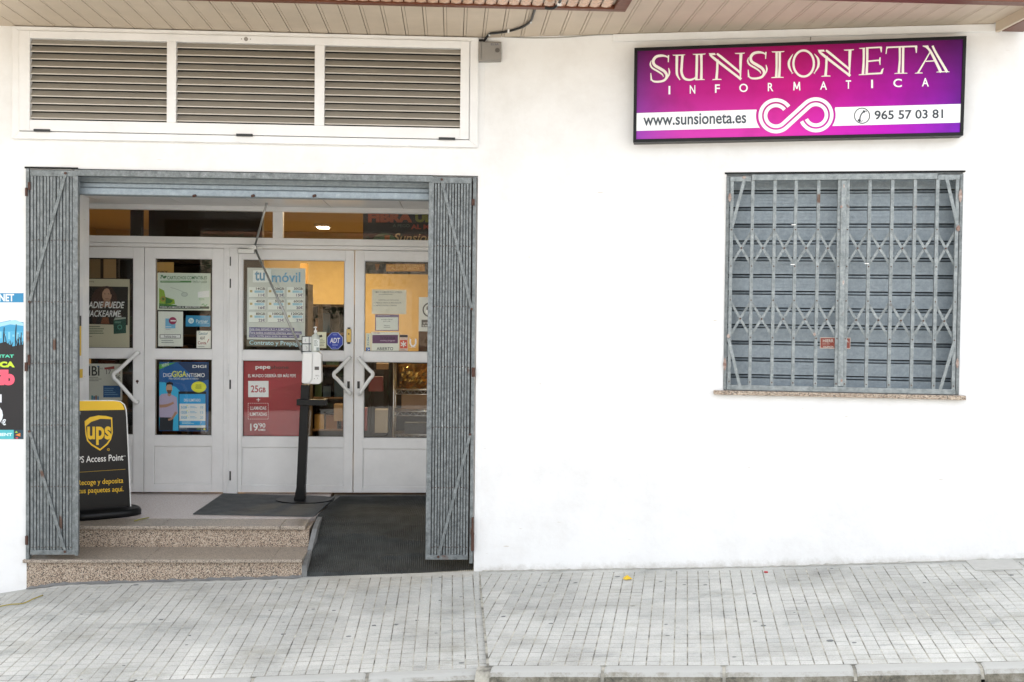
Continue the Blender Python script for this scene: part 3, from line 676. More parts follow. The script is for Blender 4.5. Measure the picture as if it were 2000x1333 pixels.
# cement cheek between steps and ramp
b = B(); ws = [0, .12, .3, .42, .6, .75]
tops = [.04, .066, .09, .22, .245, .25]
vs_ = []; 
for w, t in zip(ws, tops):
    for u in (SU, SU+.035):
        vs_ += [(u-.0+.02*(w > .35), w, -.2), (u+.02*(w > .35), w, t)]
n = len(ws); fs = []
for i in range(n-1):
    o = i*4; fs += [(o+1, o+3, o+7, o+5), (o+2, o+6, o+7, o+3), (o, o+1, o+5, o+4)]
fs += [(0, 2, 3, 1)]
mk('cheek', B().add(vs_, fs), CEMENT, st)
b = B(); us = (SU+.03, OR_); vs_ = []; wl_ = [-.01, .2, .55, .82, DW+.06]
for w in wl_: vs_ += [(us[0], w, ramp_z(w)-.012), (us[1], w, ramp_z(w)-.012), (us[0], w, -.4), (us[1], w, -.4)]
fs = []
for i in range(len(wl_)-1): o = i*4; fs += [(o, o+1, o+5, o+4)]
fs += [(0, 1, 3, 2)]
mk('ramp', B().add(vs_, fs), CEMENT, fr=L, kind='structure')
# ribbed rubber runner on the ramp
def runner():
    rnd = random.Random(5); vs_ = []; fs = []; nr = 82; nw = 60; w_a, w_b = -.035, 1.70
    ul = lambda w: interp(w, [-.1, .8, 1.75], [-1.245, -1.255, -1.16])
    for j in range(nw+1):
        w = w_a+(w_b-w_a)*j/nw; base = ramp_z(w)
        for i in range(nr*4+1):
            t = i/(nr*4); u = ul(w)+(-.05-ul(w))*t
            rib = (0, .0045, .0045, 0)[i % 4]
            wr = .012*math.exp(-((w-.43-.05*math.sin(u*5))/.016)**2)+.011*math.exp(-((w-.62+.04*u)/.018)**2)+.012*math.exp(-((w-.25-.18*(u+.5))/.016)**2)*(1 if u > -.75 else .3)+.004*math.sin(w*9+u*3)
            z = base+.004+rib+max(wr, 0)
            if w < 0: z = -.034+.004+rib-.02*(-w/.035)*0+zL(u)+.02
            vs_.append((u, w, z))
    N = nr*4+1
    for j in range(nw):
        for i in range(N-1): fs.append((j*N+i, j*N+i+1, (j+1)*N+i+1, (j+1)*N+i))
    b = B().add(vs_, fs)
    mk('rubber_runner', b, RUBBER, fr=L, org=(-.65, 0, 0), label='ribbed black rubber runner wrinkled over the entrance ramp', cat='floor mat')
runner()
P = [L.flat(x, y, .256) for x, y in ((436, 964), (655, 971), (613, 1009), (377, 1004))]
b = B(); b.add([(p[0], p[1], .2515) for p in P]+[(p[0], p[1], .258) for p in P], [(0, 1, 2, 3), (4, 5, 6, 7)]+[(i, (i+1) % 4, 4+(i+1) % 4, 4+i) for i in range(4)])
mk('door_mat', b, RUBBER2, fr=L, org=(P[0][0], P[0][1], .25), label='flat dark grey mat on the landing under the sanitizer stand', cat='floor mat')

# ================================================================= SECURITY GATES
JZ = {}
def folded_gate(name, label, u_out, u_in, zb, zt, side):
    """gate pushed together; side=+1: hangs on the left jamb, end channel on the right"""
    t = thing(name, label, 'security gate', L, (u_out, 0, zb), 'folding steel security gates')
    s = side; w0 = .0
    jb = B(); jb.box(u_out-s*.002, u_out+s*.022, -.012, .03, zb-.06 if s > 0 else zb-.03, OT+.004); mk('jamb_post', jb, GALV, t, bevel=.002)
    g0 = u_out+s*.033; chw = .036; g1 = u_in-s*chw; n = 13
    p = (g1-g0)/n
    slat = None
    for i in range(n):
        a = g0+i*p
        if slat is None:
            sb = B(); x0, x1 = a, a+p-s*.0058; sb.box(x0, x1, -.018, -.0165, zb+.03, zt-.045); sb.box(x0, x0+s*.0015, -.0165, .02, zb+.03, zt-.045); sb.box(x1-s*.0015, x1, -.0165, .02, zb+.03, zt-.045)
            slat = mk('slat', sb, GALV, t, bevel=.0008)
        else: clone(slat, (i*p+random.uniform(-.0006, .0006), (-1)**i*.0022+random.uniform(-.0008, .0008), 0), t)
    cb = B(); cb.box(g1, u_in, -.024, .022, zb, zt-.03); mk('end_channel', cb, GALV, t, bevel=.002)
    mk('top_rail', B().box(g0, u_in, -.026, .01, zt-.045, zt-.003), GALV, t, bevel=.002)
    mk('bottom_rail', B().box(g0, u_in, -.026, .01, zb, zb+.032), GALV, t, bevel=.002)
    for k, zz in enumerate([z_ for z_ in (L.at(100, y)[1] for y in (470, 590, 710, 830, 950, 1068))]):
        rb = B()
        for i in range(n): rb.disc(g0+(i+.5)*p, -.0215, zz+.002*((i*7) % 3-1), .0035, .004, axis='y', n=8)
        mk('rivet_row', rb, RUST, t)
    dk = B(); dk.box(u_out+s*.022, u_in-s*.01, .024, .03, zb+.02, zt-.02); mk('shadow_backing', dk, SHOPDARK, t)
    # lattice links folded between slats
    for (pa, pb) in ((.30, .02),):
        pass
    return t, g0, g1
tG, g0, g1 = folded_gate('folding_security_gate', 'grey steel folding gate pushed against the left side of the shop entrance', OL, -2.815, .125, OT-.004, 1)
def brace(t, x0, y0, x1, y1):
    a, c = L.at(x0, y0), L.at(x1, y1); mk('brace', B().bar((a[0], -.03, a[1]), (c[0], -.03, c[1]), .02, .005), GALV, t)
    for q in (a, c): mk('bolt', B().disc(q[0], -.037, q[1], .009, .006, axis='y', n=10), RUST, t)
brace(tG, 131, 340, 61, 590); brace(tG, 61, 842, 130, 1076)
u0, u1, z0, z1 = L.rc(149, 738, 156, 1084); mk('latch_channel', B().box(u0, u1, -.034, -.0245, z0, z1), GALV, tG, bevel=.002)
mk('padlock_hook', B().tube([(u1, -.02, L.at(157, 806)[1]+.012), (u1+.012, -.03, L.at(157, 806)[1]+.005), (u1+.010, -.03, L.at(157, 806)[1]-.012), (u1, -.02, L.at(157, 806)[1]-.018)], .003, n=6), GALV, tG)
for y in (322.5,): pass
hg = B(); 
for (x0, y0, x1, y1) in ((57.5, 357, 62, 372), (52, 368, 55.5, 384), (57, 693, 61.5, 713), (51, 708, 55.5, 725), (52, 1046, 56.5, 1063)):
    a, c, z0, z1 = L.rc(x0, y0, x1, y1); mk('rusty_hinge', B().box(a, c, -.03, -.011, z0, z1), RUST, tG)
tG2, _, _ = folded_gate('folding_security_gate', 'grey steel folding gate pushed against the right side of the shop entrance', OR_-.012, -.388, .088, OT-.004, -1)
brace(tG2, 863, 352, 921, 604); brace(tG2, 918, 848, 856, 1086)
hg = B()
for (x0, y0, x1, y1) in ((921, 390, 927, 402), (921, 718, 928, 736), (920, 1040, 926, 1075), (921, 1010, 925, 1040)):
    a, c, z0, z1 = L.rc(x0, y0, x1, y1); mk('rusty_hinge', B().box(a, c, -.03, -.011, z0, z1), RUST, tG2)
# guide rail across the opening
gr = B(); a, c, z0, z1 = L.rc(148, 335, 846, 346); gr.box(a, c, -.03, .03, OT-.042, OT-.0)
mk('guide_rail', gr, GALV, bld, bevel=.002)
b = B(); b.box(OL-.01, -2.82, -.012, 0, OT+.004, OT+.016); b.box(-2.82, OR_, -.003, 0, OT+.002, OT+.008); mk('lintel_edge', b, DARK, bld)

# window gate, drawn shut
wg = thing('window_security_gate', 'grey steel scissor lattice gate drawn shut across the shuttered window', 'security gate', R, ((WU0+WU1)/2, 0, WZ0), 'folding steel security gates')
zb, zt = WZ0+.005, WZ1-.012
for a in (WU0+.001, WU1-.022): mk('jamb_post', B().box(a, a+.021, -.012, .03, zb, zt), GALV, wg, bevel=.002)
XT = [1420+14, 1467, 1510, 1551, 1595, 1635.5, 1652, 1694.5, 1738.5, 1782.5, 1826, 1866]
US = [R.at(x, 560)[0] for x in XT]; US[0] = WU0+.038; US[-1] = WU1-.04
bars = []
bar0 = None
for i, u in enumerate(US):
    wd = .022
    if bar0 is None:
        bb = B(); bb.box(u-.011, u+.011, -.024, -.0215, zb+.03, zt-.035); bb.box(u-.011, u-.0085, -.0215, .004, zb+.03, zt-.035); bb.box(u+.0085, u+.011, -.0215, .004, zb+.03, zt-.035)
        bar0 = mk('bar', bb, GALV3, wg, bevel=.001); ub = u
    else: clone(bar0, (u-ub, random.uniform(-.001, .001), 0), wg)
uc = R.at(1643.5, 560)[0]
mk('meeting_plate', B().box(uc-.017, uc+.017, -.036, -.026, zb+.04, zt-.04), GALV3, wg, bevel=.002)
zv = lambda y: R.at(1645, y)[1]
za, zbm, zc = zv(320+372/2.8365), zv(320+467/2.8365), zv(320+566/2.8365)
zd, ze, zf2 = zv(320+766/2.8365), zv(320+866/2.8365), zv(320+965/2.8365)
for (z1, z0) in ((za, zc), (zd, zf2)):
    for i in range(len(US)-1):
        if i == 5: continue
        a, c = US[i], US[i+1]
        mk('lattice_link', B().bar((a, -.004, z1), (c, -.004, z0), .0165, .004), GALV3, wg)
        mk('lattice_link', B().bar((a, .002, z0), (c, .002, z1), .0165, .004), GALV3, wg)
        mk('rivet', B().disc((a+c)/2, -.010, (z0+z1)/2, .006, .006, axis='y', n=10), RUST, wg)
rb = B()
for u in US:
    for zz in (za+.006, zc-.006, zd+.006, zf2-.006, zb+.055): rb.disc(u, -.0275, zz, .0045, .004, axis='y', n=8)
mk('bar_rivets', rb, RUST, wg)
mk('top_rail', B().box(US[0]+.13, US[-1]-.13, -.034, .01, zt-.035, zt+.004), GALV3, wg, bevel=.002)
mk('top_rail', B().box(US[0]-.013, US[0]+.127, -.028, .01, zt-.042, zt-.008), GALV3, wg, bevel=.002); mk('top_rail', B().box(US[-1]-.127, US[-1]+.013, -.028, .01, zt-.04, zt-.006), GALV3, wg, bevel=.002)
mk('bottom_rail', B().box(US[0]-.013, US[-1]+.013, -.03, .01, zb+.0, zb+.034), GALV3, wg, bevel=.002)
def rpt(x, y): return R.at(1380+x/2.8365, 320+y/2.8365)
for p, q in (((210, 85), (137, 365)), ((1322, 72), (1388, 362)), ((121, 970), (185, 1240)), ((1368, 985), (1288, 1250))):
    a, c = rpt(*p), rpt(*q); mk('brace', B().bar((a[0], -.031, a[1]), (c[0], -.031, c[1]), .021, .005), GALV3, wg)
for x, y, dx in ((480, 340, 12), (475, 560, 12), (884, 555, 11)):
    u, z = rpt(x, y); mk('cable_tie', B().box(u-.014, u+.014, -.0265, -.024, z-.003, z+.003), WHITEP, wg)
pt = B()
for x, y, w_, h_ in ((757, 128, 5, 22), (743, 242, 9, 16), (754, 660, 7, 26), (744, 1200, 7, 20)):
    u, z = rpt(x, y); pt.prism([(u+w_/2000*math.cos(k)*1.0*2, z+h_/1700*math.sin(k)) for k in [i*.698 for i in range(9)]], -.0372, -.036)
mk('weld_spot', pt, mat('flaking_primer', 'c9c5c0', .8, noise=.5, nscale=60, col2='7a4a38'), wg)
FLAKE = mat('flaking_rust', '6e4a3c', .9, noise=.6, nscale=40, col2='b9aca4')
for x, y, w_, h_ in ((128, 190, 7, 20), (1400, 180, 7, 30), (1388, 360, 8, 14), (100, 1110, 7, 30), (1383, 1105, 6, 22), (120, 955, 7, 10), (595, 945, 6, 8), (207, 80, 8, 7)):
    u, z = rpt(x, y); mk('rust_patch', B().prism([(u+w_/650*math.cos(k*.785)*(1.1-.25*(k % 2)), z+h_/650*math.sin(k*.785)) for k in range(8)], -.0345, -.0285), FLAKE, wg)
# maker's plate on the shutter
pl = Print(R, .1385); sheet(pl, 1601.5, 659.5, 1661, 681.5, 'd8c8bb')
u0, u1, z0, z1 = R.rc(1602.7, 661, 1659.8, 680, .1385); pl.box(u0, u1, .1372, .1384, z0, z1, ink('9c4a3c'))
pl.step = .003
pl.text('HIERR', 1607, 663, 1628, 669, 'e6dacf', 1, bold=.02); pl.text('A.', 1651, 664, 1658, 669, 'e6dacf', 1, bold=.02)
pl.lines(1606, 671.5, 1628, 674.5, 1, 'c9a99c', 1); pl.text('VALENCIA', 1607, 676, 1628, 679.5, 'e6dacf', 1, bold=.03)
printed('maker_plate', pl, 'small rust red enamel plate lettered HIERR on the window shutter', 'plate')

# ================================================================= SHOP SIGN
SG = Fr(R.M @ Vector((0, -.115, 0)), TR)
sg = thing('shop_sign', 'long magenta and purple lightbox sign with white emblem on the white wall', 'sign', R, (2.1, 0, 3.03))
c4 = [R.at(x, y, -.115) for x, y in ((1239, 94), (1888, 70.5), (1881.5, 265), (1236.5, 278.5))]
def inset(c, a): 
    cx, cz = sum(p[0] for p in c)/4, sum(p[1] for p in c)/4
    return [(p[0]+(a if p[0] < cx else -a), p[1]+(a if p[1] < cz else -a)) for p in c]
i4 = inset(c4, .021)
b = B(); b.prism(c4, -.105, -.004); 
for k in range(4): q = (k+1) % 4; b.prism([c4[k], c4[q], i4[q], i4[k]], -.118, -.105)
mk('casing', b, BLACKM, sg, bevel=.002)
def m_signface():
    mt = bpy.data.materials.new('magenta_gradient_print'); mt.use_nodes = True; n, l = mt.node_tree.nodes, mt.node_tree.links; b = n['Principled BSDF']
    tc = n.new('ShaderNodeTexCoord'); sx = n.new('ShaderNodeSeparateXYZ'); l.new(tc.outputs['Generated'], sx.inputs[0])
    def ramp(stops):
        r = n.new('ShaderNodeValToRGB'); e = r.color_ramp.elements
        e[0].position, e[0].color = stops[0][0], lin(stops[0][1]); e[1].position, e[1].color = stops[-1][0], lin(stops[-1][1])
        for p, c in stops[1:-1]: x = e.new(p); x.color = lin(c)
        l.new(sx.outputs['X'], r.inputs[0]); return r.outputs[0]
    top = ramp([(0, '450f43'), (.12, '74004f'), (.5, '8e004a'), (.75, '7a0058'), (1, '460850')])
    mid = ramp([(0, '742a7c'), (.14, 'a8187a'), (.5, 'b80c78'), (.8, '9a008e'), (1, '640880')])
    low = ramp([(0, '9440ac'), (.15, 'c63caa'), (.45, 'd435a8'), (.75, 'ba14b4'), (1, '7a22b8')])
    mz = n.new('ShaderNodeMapRange'); mz.inputs['From Min'].default_value = .55; mz.inputs['From Max'].default_value = 1; l.new(sx.outputs['Z'], mz.inputs['Value'])
    mz2 = n.new('ShaderNodeMapRange'); mz2.inputs['From Min'].default_value = 0; mz2.inputs['From Max'].default_value = .5; l.new(sx.outputs['Z'], mz2.inputs['Value'])
    a = n.new('ShaderNodeMixRGB'); l.new(mz2.outputs[0], a.inputs['Fac']); l.new(low, a.inputs['Color1']); l.new(mid, a.inputs['Color2'])
    c = n.new('ShaderNodeMixRGB'); l.new(mz.outputs[0], c.inputs['Fac']); l.new(a.outputs[0], c.inputs['Color1']); l.new(top, c.inputs['Color2'])
    nz = n.new('ShaderNodeTexNoise'); nz.inputs['Scale'].default_value = 5; nz.inputs['Detail'].default_value = 8; l.new(tc.outputs['Object'], nz.inputs['Vector'])
    r = n.new('ShaderNodeValToRGB'); r.color_ramp.elements[0].color = (.6, .6, .6, 1); r.color_ramp.elements[0].position = .25; r.color_ramp.elements[1].position = .5; l.new(nz.outputs['Fac'], r.inputs[0])
    m2 = n.new('ShaderNodeMixRGB'); m2.blend_type = 'MULTIPLY'; m2.inputs['Fac'].default_value = .5; l.new(c.outputs[0], m2.inputs['Color1']); l.new(r.outputs[0], m2.inputs['Color2'])
    l.new(m2.outputs[0], b.inputs['Base Color']); b.inputs['Specular IOR Level'].default_value = .15; b.inputs['Roughness'].default_value = .45; return mt
SFACE = m_signface()
b = B(); b.prism(i4, -.110, -.1055); mk('face', b, SFACE, sg)
CW = 'e4dfd4'; WW = 'e9ebec'
SWp = -.1112
def sp(k=5., o=(1220, 50)): p = Print(R, SWp, k, o); p.step = .0007; return p
def put(name, p): return mk(name, p, None, sg, fixn=False)
# white bands stopping short of the emblem
p = sp(); CLx, CLy, CRx, CRy, RR = 1478, 884, 1868, 874, 128
arc = [(CLx+196*math.cos(math.radians(a)), CLy+196*math.sin(math.radians(a))) for a in range(142, 200, 6)]
p.poly([(112, 857), (1286, 822)]+arc[::-1]+[(1312, 1000), (110, 1031)], WW)
put('white_band', p)
p = sp(); ox = 1650; arc = [(CRx+192*math.cos(math.radians(a)), CRy+192*math.sin(math.radians(a))) for a in range(-22, 34, 6)]
p.poly([(ox+405, 801)]+arc[1:]+[(ox+375, 983), (ox+1638, 949), (ox+1643, 767)], WW)
put('white_band', p)
p = sp(); p.text('www.sunsioneta.es', 182, 872, 1187, 982, '3b454e', 2, bold=.018, dy=-26); put('web_address', p)
p = sp(); p.text('965 57 03 81', 1650+790, 832, 1650+1460, 922, '2c343c', 2, bold=.02, dy=-14); put('phone_number', p)
p = sp(); hx, hy = 1650+668, 883; p.ring(hx, hy, 74, 74, 9, '2c343c', 2)
p.stroke([(hx+28, hy-45), (hx-2, hy-22), (hx-18, hy+12), (hx-22, hy+48)], [16, 12, 12, 16], '2c343c', 2); p.stroke([(hx+10, hy-48), (hx+30, hy-36)], 20, '2c343c', 3); p.stroke([(hx-40, hy+40), (hx-14, hy+56)], 20, '2c343c', 3)
p.stroke([(hx+36, hy-52), (hx+46, hy-34)], 6, '2c343c', 3); p.stroke([(hx-6, hy+62), (hx+4, hy+44)], 6, '2c343c', 3)
put('phone_symbol', p)
# emblem: two parallel ribbons tracing an open figure eight
dd = math.hypot(CRx-CLx, CRy-CLy); tilt = math.atan2(CRy-CLy, CRx-CLx); ph = math.asin(2*RR/dd)
def cpt(c, a, r): return (c[0]+r*math.cos(a), c[1]+r*math.sin(a))
for off, nm in ((26, 'outer'), (-26, 'inner')):
    p = sp(); pts = []
    a0 = math.radians(-36); a1 = math.pi/2-ph+tilt; a1m = a1-2*math.pi
    for i in range(41): pts.append(cpt((CLx, CLy), a0+(a1m-a0)*i/40, RR+off))
    b0 = math.pi/2-ph+tilt+math.pi; b1 = b0+math.radians(288)
    for i in range(41): pts.append(cpt((CRx, CRy), b0+(b1-b0)*i/40, RR-off))
    p.stroke(pts, 35, WW, 3 if off > 0 else 2, sm=False); put('emblem_ribbon', p)
# the name, inline lettering drawn stroke by stroke (crop pixels, 5x)
def letter(strokes, polys=(), o=0):
    p = sp()
    for i, (pts, w) in enumerate(strokes): p.stroke([(x+o, y) for x, y in pts], w, CW, 2+i*.2)
    for q in polys: p.poly([(x+o, y) for x, y in q], CW, 2.1)
    put('letter', p)
def serif(x0, x1, y, t=9, dy=-4, up=1): return [(x0, y), (x1, y+dy), (x1-6, y+dy+t*up), ((x0+x1)/2+14, y+dy/2+t*1.4*up), ((x0+x1)/2-14, y+dy/2+t*1.4*up), (x0+6, y+t*up)]
def S_(ox, oy):
    q = lambda l: [(x+ox, y+oy) for x, y in l]
    return [(q([(180, 30), (155, 14), (110, 8), (60, 20), (33, 58), (45, 100), (100, 135), (145, 165), (165, 205), (145, 245), (95, 262), (40, 260), (12, 240)]), [8, 16, 24, 26, 27, 27, 28, 27, 26, 22, 20, 18, 12]),
            (q([(14, 55), (4, 92), (22, 128), (75, 160), (118, 190), (132, 215)]), [3, 15, 17, 17, 15, 4]), (q([(182, 130), (190, 165), (186, 195), (168, 232)]), [5, 16, 14, 4]),
            (q([(181, 4), (179, 72)]), [15, 8]), (q([(8, 178), (14, 250)]), [8, 18])]
letter(S_(247, 288)); letter(S_(1198, 256))
letter([([(511, 292), (509, 400), (512, 480), (540, 532)], [26, 24, 22, 6]), ([(565, 290), (557, 400), (556, 460), (580, 515), (630, 533), (680, 520), (703, 490)], [24, 24, 24, 24, 20, 16, 14]), ([(706, 284), (704, 400), (700, 536)], 24), ([(748, 283), (750, 400), (748, 530)], [26, 22, 26])],
       [serif(468, 592, 288, 8), serif(665, 792, 280, 8), serif(700, 784, 536, 8, -3, -1)])
def N_(ox, oy):
    q = lambda l: [(x+ox, y+oy) for x, y in l]
    return [(q([(8, 8), (60, 55), (318, 255)]), [10, 26, 22]), (q([(80, 5), (120, 34), (310, 190)]), [16, 24, 20]), (q([(86, 60), (84, 160), (76, 255)]), [22, 22, 26]), (q([(316, 0), (312, 100), (310, 250)]), [30, 25, 10])], [q(serif(255, 356, -2, 8)), q(serif(34, 128, 262, 8, -3, -1)), q([(0, 0), (60, -2), (70, 16), (20, 20)])]
letter(*N_(820, 273))
s_, po_ = N_(1650+235, 240); letter(s_, po_)
letter([([(1484, 256), (1484, 400), (1480, 510)], [24, 20, 26]), ([(1514, 256), (1514, 400), (1508, 510)], [24, 22, 26])], [serif(1434, 1562, 256, 8), serif(1430, 1555, 515, 8, -3, -1)])
letter([([(1748+100*math.cos(a), 373+127*math.sin(a)) for a in [i*math.pi/12 for i in range(25)]], 21), ([(1644, 280), (1606, 350), (1608, 410), (1640, 470)], [3, 22, 22, 3]), ([(1852, 278), (1889, 330), (1890, 400), (1850, 470)], [3, 22, 22, 3])])
o = 1650
letter([([(685, 222), (684, 350), (676, 485)], [24, 20, 26]), ([(719, 220), (718, 350), (712, 482)], [24, 22, 24]), ([(706, 222), (858, 214)], 14), ([(720, 352), (845, 340)], 14), ([(712, 476), (860, 468)], 16)], [[(836, 212), (864, 212), (860, 264), (852, 264), (846, 236)], [(838, 314), (850, 312), (848, 388), (840, 386), (832, 350)], [(862, 428), (880, 418), (866, 474), (840, 476)], serif(638, 700, 222, 7), serif(632, 724, 487, 7, -3, -1)], o)
letter([([(1036, 212), (1036, 340), (1026, 470)], [22, 18, 24]), ([(1070, 210), (1068, 340), (1066, 470)], [24, 22, 24]), ([(905, 216), (1205, 204)], 15)], [[(905, 212), (930, 214), (912, 236), (906, 280), (898, 280)], [(1180, 206), (1208, 202), (1202, 270), (1194, 270), (1188, 232)], serif(982, 1112, 474, 7, -3, -1)], o)
letter([([(1262, 202), (1300, 215), (1345, 270), (1440, 460)], [8, 20, 24, 28]), ([(1356, 200), (1390, 270), (1500, 458)], [20, 22, 26]), ([(1330, 265), (1270, 370), (1212, 468)], [10, 14, 18]), ([(1290, 352), (1395, 346)], 11)], [serif(1182, 1264, 472, 7, -3, -1), serif(1392, 1524, 460, 7, -3, -1), [(1258, 200), (1312, 196), (1322, 214), (1270, 210)]], o)
for ch, x, y in (('I', 437, 633), ('N', 663, 626), ('F', 906, 618), ('O', 1161, 611), ('R', 1425, 603), ('M', 1681, 594), ('A', 1942, 588), ('T', o+535, 578), ('I', o+766, 572), ('C', o+1015, 563), ('A', o+1286, 556)):
    wd = {'I': 9, 'N': 27, 'F': 24, 'O': 42, 'R': 27, 'M': 34, 'A': 34, 'T': 26, 'C': 42}[ch]
    p = sp()
    if ch == 'M': p.stroke([(x-29, y+41), (x-24, y-41)], 13, WW, 2); p.stroke([(x+29, y+41), (x+24, y-41)], 13, WW, 2.1); p.stroke([(x-26, y-41), (x, y+26)], 12, WW, 2.2); p.stroke([(x+26, y-41), (x, y+26)], 12, WW, 2.3); put('letter', p); continue
    p.text(ch, x-wd, y-41, x+wd, y+41, WW, 2, bold=.004 if ch == 'M' else .014); put('letter', p)

# ================================================================= CEILING ITEMS, CABLES
ZS = TOP-.002
# wooden framed glass panel under the balcony
pn = thing('framed_glass_panel', 'brown wooden frame with small square glass panes hung below the balcony soffit', 'panel', L, (-.5, -1.0, TOP))
ur = .86; ul = -2.6; wa, wb = -.87, -1.22; zf_, zt_ = TOP-.03, TOP-.001
b = B(); b.box(ul, ur, wa-.055, wa, zf_, zt_); b.box(ul, ur, wb, wb+.05, zf_, zt_); b.box(ur-.08, ur, wb+.05, wa-.055, zf_, zt_); b.box(ul, ul+.05, wb+.05, wa-.055, zf_, zt_)
b.box(ul, ur, wa, wa+.012, zf_+.012, zt_); mk('frame', b, BROWN, pn, bevel=.003)
b = B(); x = ul+.05
while x < ur-.12:
    for w in (wa-.06, wa-.13, wa-.2, wa-.27):
        c0 = (x+.004, w-.064, zf_+.012); c1 = (x+.068, w, zf_+.012)
        b.add([(c0[0], c0[1], c0[2]), (c1[0], c0[1], c0[2]), (c1[0], c1[1], c0[2]), (c0[0], c1[1], c0[2]), ((c0[0]+c1[0])/2, (c0[1]+c1[1])/2, c0[2]-.012)], [(0, 1, 4), (1, 2, 4), (2, 3, 4), (3, 0, 4)])
    x += .072
mk('glass_panes', b, mat('amber_pressed_glass', 'c9a58c', .12, spec=.8), pn)
# black cable along the soffit to the junction box
def sof(x, y, d=.0): q = L.flat(x, y, TOP-.012-d); return (q[0], q[1], TOP-.012-d)
cp_ = [sof(1097, -6), sof(1090, 6, .02), sof(1078, 16, .05), sof(1068, 13, .04)]
c1 = smooth([sof(1046, 14), sof(1041, 30), sof(1036, 42), sof(1020, 53), sof(995, 61), sof(975, 64), sof(957, 66)], 6)
cb = thing('power_cable', 'black cable clipped in a curve across the soffit to the junction box', 'cable', L, c1[-1])
e1 = L.at(951, 72, -.03); e2 = L.at(943, 84, -.03)
mk('sheath', B().tube(c1+[(e1[0], -.03, e1[1]), (e2[0], -.03, e2[1])], .009, n=8), BLACK, cb)
for x, y in ((1037, 42), (993, 61), (956, 67)):
    q = sof(x, y); mk('clip', B().box(q[0]-.006, q[0]+.006, q[1]-.014, q[1]+.014, q[2]-.012, TOP-.001), WHITEP, cb)
q = [sof(1097, -6, .03), sof(1092, 6, .035), sof(1083, 15, .045), sof(1072, 17, .05), sof(1064, 15, .045)]
mk('cable_loop', B().tube(smooth(q), .009, n=8), BLACK, pn)
mk('cable_strap', B().box(q[1][0]-.012, q[1][0]+.014, q[1][1]-.012, q[1][1]+.012, q[1][2]-.014, q[1][2]+.006), WHITEP, pn)
# junction box
jb = thing('junction_box', 'grey plastic junction box with round lock beside the louvred window', 'electrical box', L, (L.at(956, 120)[0], -.03, L.at(956, 120)[1]))
u0, u1, z0, z1 = L.rc(934.5, 81, 979.5, 119.5, -.06)
mk('casing', B().box(u0, u1, -.05, -.002 if u1 < 0 else .03, z0, z1), GREYP, jb, bevel=.004)
mk('lid', B().box(u0+.022, u1-.004, -.058, -.051, z0+.012, z1-.006), GREYP, jb, bevel=.003)
mk('hinge_edge', B().box(u0+.004, u0+.018, -.056, -.051, z0+.012, z1-.006), GREYP, jb, bevel=.002)
u, z = L.at(971.5, 98.5, -.06); mk('lock', B().disc(u, -.0625, z, .016, .004, axis='y').disc(u, -.066, z, .009, .004, axis='y'), mat('dark_grey_plastic', '5c5752', .5), jb)
p = Print(L, -.0585); p.text('ELSA', 959, 85, 974, 89, '44455c', 1); mk('marking', p, None, jb, fixn=False)
mk('cable_entry', B().box(u0-.02, u0+.04, -.03, -.001, z1-.03, z1+.02), BLACK, jb)
# thin wires along the top of the right wall
pts = [(985, 73.5), (1040, 75.5), (1100, 74.5), (1160, 69.5), (1212, 68.8)]
tw = thing('wall_wire', 'thin pale wires running along the wall top above the purple sign', 'wire', R, (1, 0, 3.74))
q = [R.at(x, y, -.006) for x, y in ((985, 72.5), (1040, 74.5), (1100, 73.5), (1160, 69), (1212, 67.5), (1290, 68.5), (1360, 65), (1420, 63), (1500, 61), (1560, 58.5), (1577, 60), (1583, 66), (1583, 79))]
mk('wire', B().tube([(a, -.006, c) for a, c in smooth([tuple(x) for x in q], 5)], .0035, n=6), mat('pale_wire', '9a978f', .5), tw)
q = [R.at(x, y, -.006) for x, y in ((1230, 70.5), (1300, 70.8), (1370, 67.5), (1430, 64.8), (1500, 63))]
mk('wire', B().tube([(a, -.006, c) for a, c in smooth([tuple(x) for x in q], 5)], .003, n=6), mat('pale_wire', '9a978f', .5), tw)

# ================================================================= A-FRAME / PAVEMENT SIGN STAND
TU = math.radians(33)
up_, wp_ = L.flat(208, 1012, .25); base_c = L.M @ Vector((up_-.0, wp_+.12, 0))
U = Fr((base_c.x, base_c.y, 0), TU)
us = thing('pavement_sign', 'black and yellow parcel point panel standing on a black rubber base on the landing', 'sign stand', U, (0, 0, .25))
uu = lambda x, y: U.at(x, y, 0)
ptsU = [uu(x, y) for x, y in ((139, 783.5), (222, 783.5), (234, 785), (241.5, 791), (245, 800), (246.5, 815), (254.5, 998), (136, 1003))]
zz0 = .275
pan = [(a, max(c, zz0)) for a, c in ptsU]
xc = sum(a for a, c in pan)/len(pan)
b = B(); b.prism(pan, 0, .02); mk('panel', b, mat('satin_black_board', '12100f', .3, spec=.3), us, bevel=.001)
ed = B(); pe = [uu(x, y) for x, y in ((222, 782), (235, 783.5), (243.5, 790), (247, 799), (248.3, 815), (256.3, 998))]; pi_ = [uu(x, y) for x, y in ((222, 783.5), (234, 785), (241.5, 791), (245, 800), (246.5, 815), (254.5, 998))]
for k in range(5): ed.prism([pe[k], pe[k+1], pi_[k+1], pi_[k]], -.004, .024)
pL = [uu(139, 783.5), uu(222, 783.5), uu(222, 782), uu(139, 782)]; ed.prism(pL, -.004, .024)
mk('edge_trim', ed, WHITEP, us)
YL = 'f2c314'
p = Print(U, -.0006, 3.92, (150, 670)); p.step = .0006
p.poly([(-42, 447), (280, 442), (325, 449), (350, 470), (363, 500), (366, 513), (-42, 520)], YL)
sh_o = [(60, 600), (100, 570), (165, 556), (225, 560), (271, 572), (275, 690), (262, 740), (235, 780), (178, 826), (110, 785), (78, 750), (66, 700)]
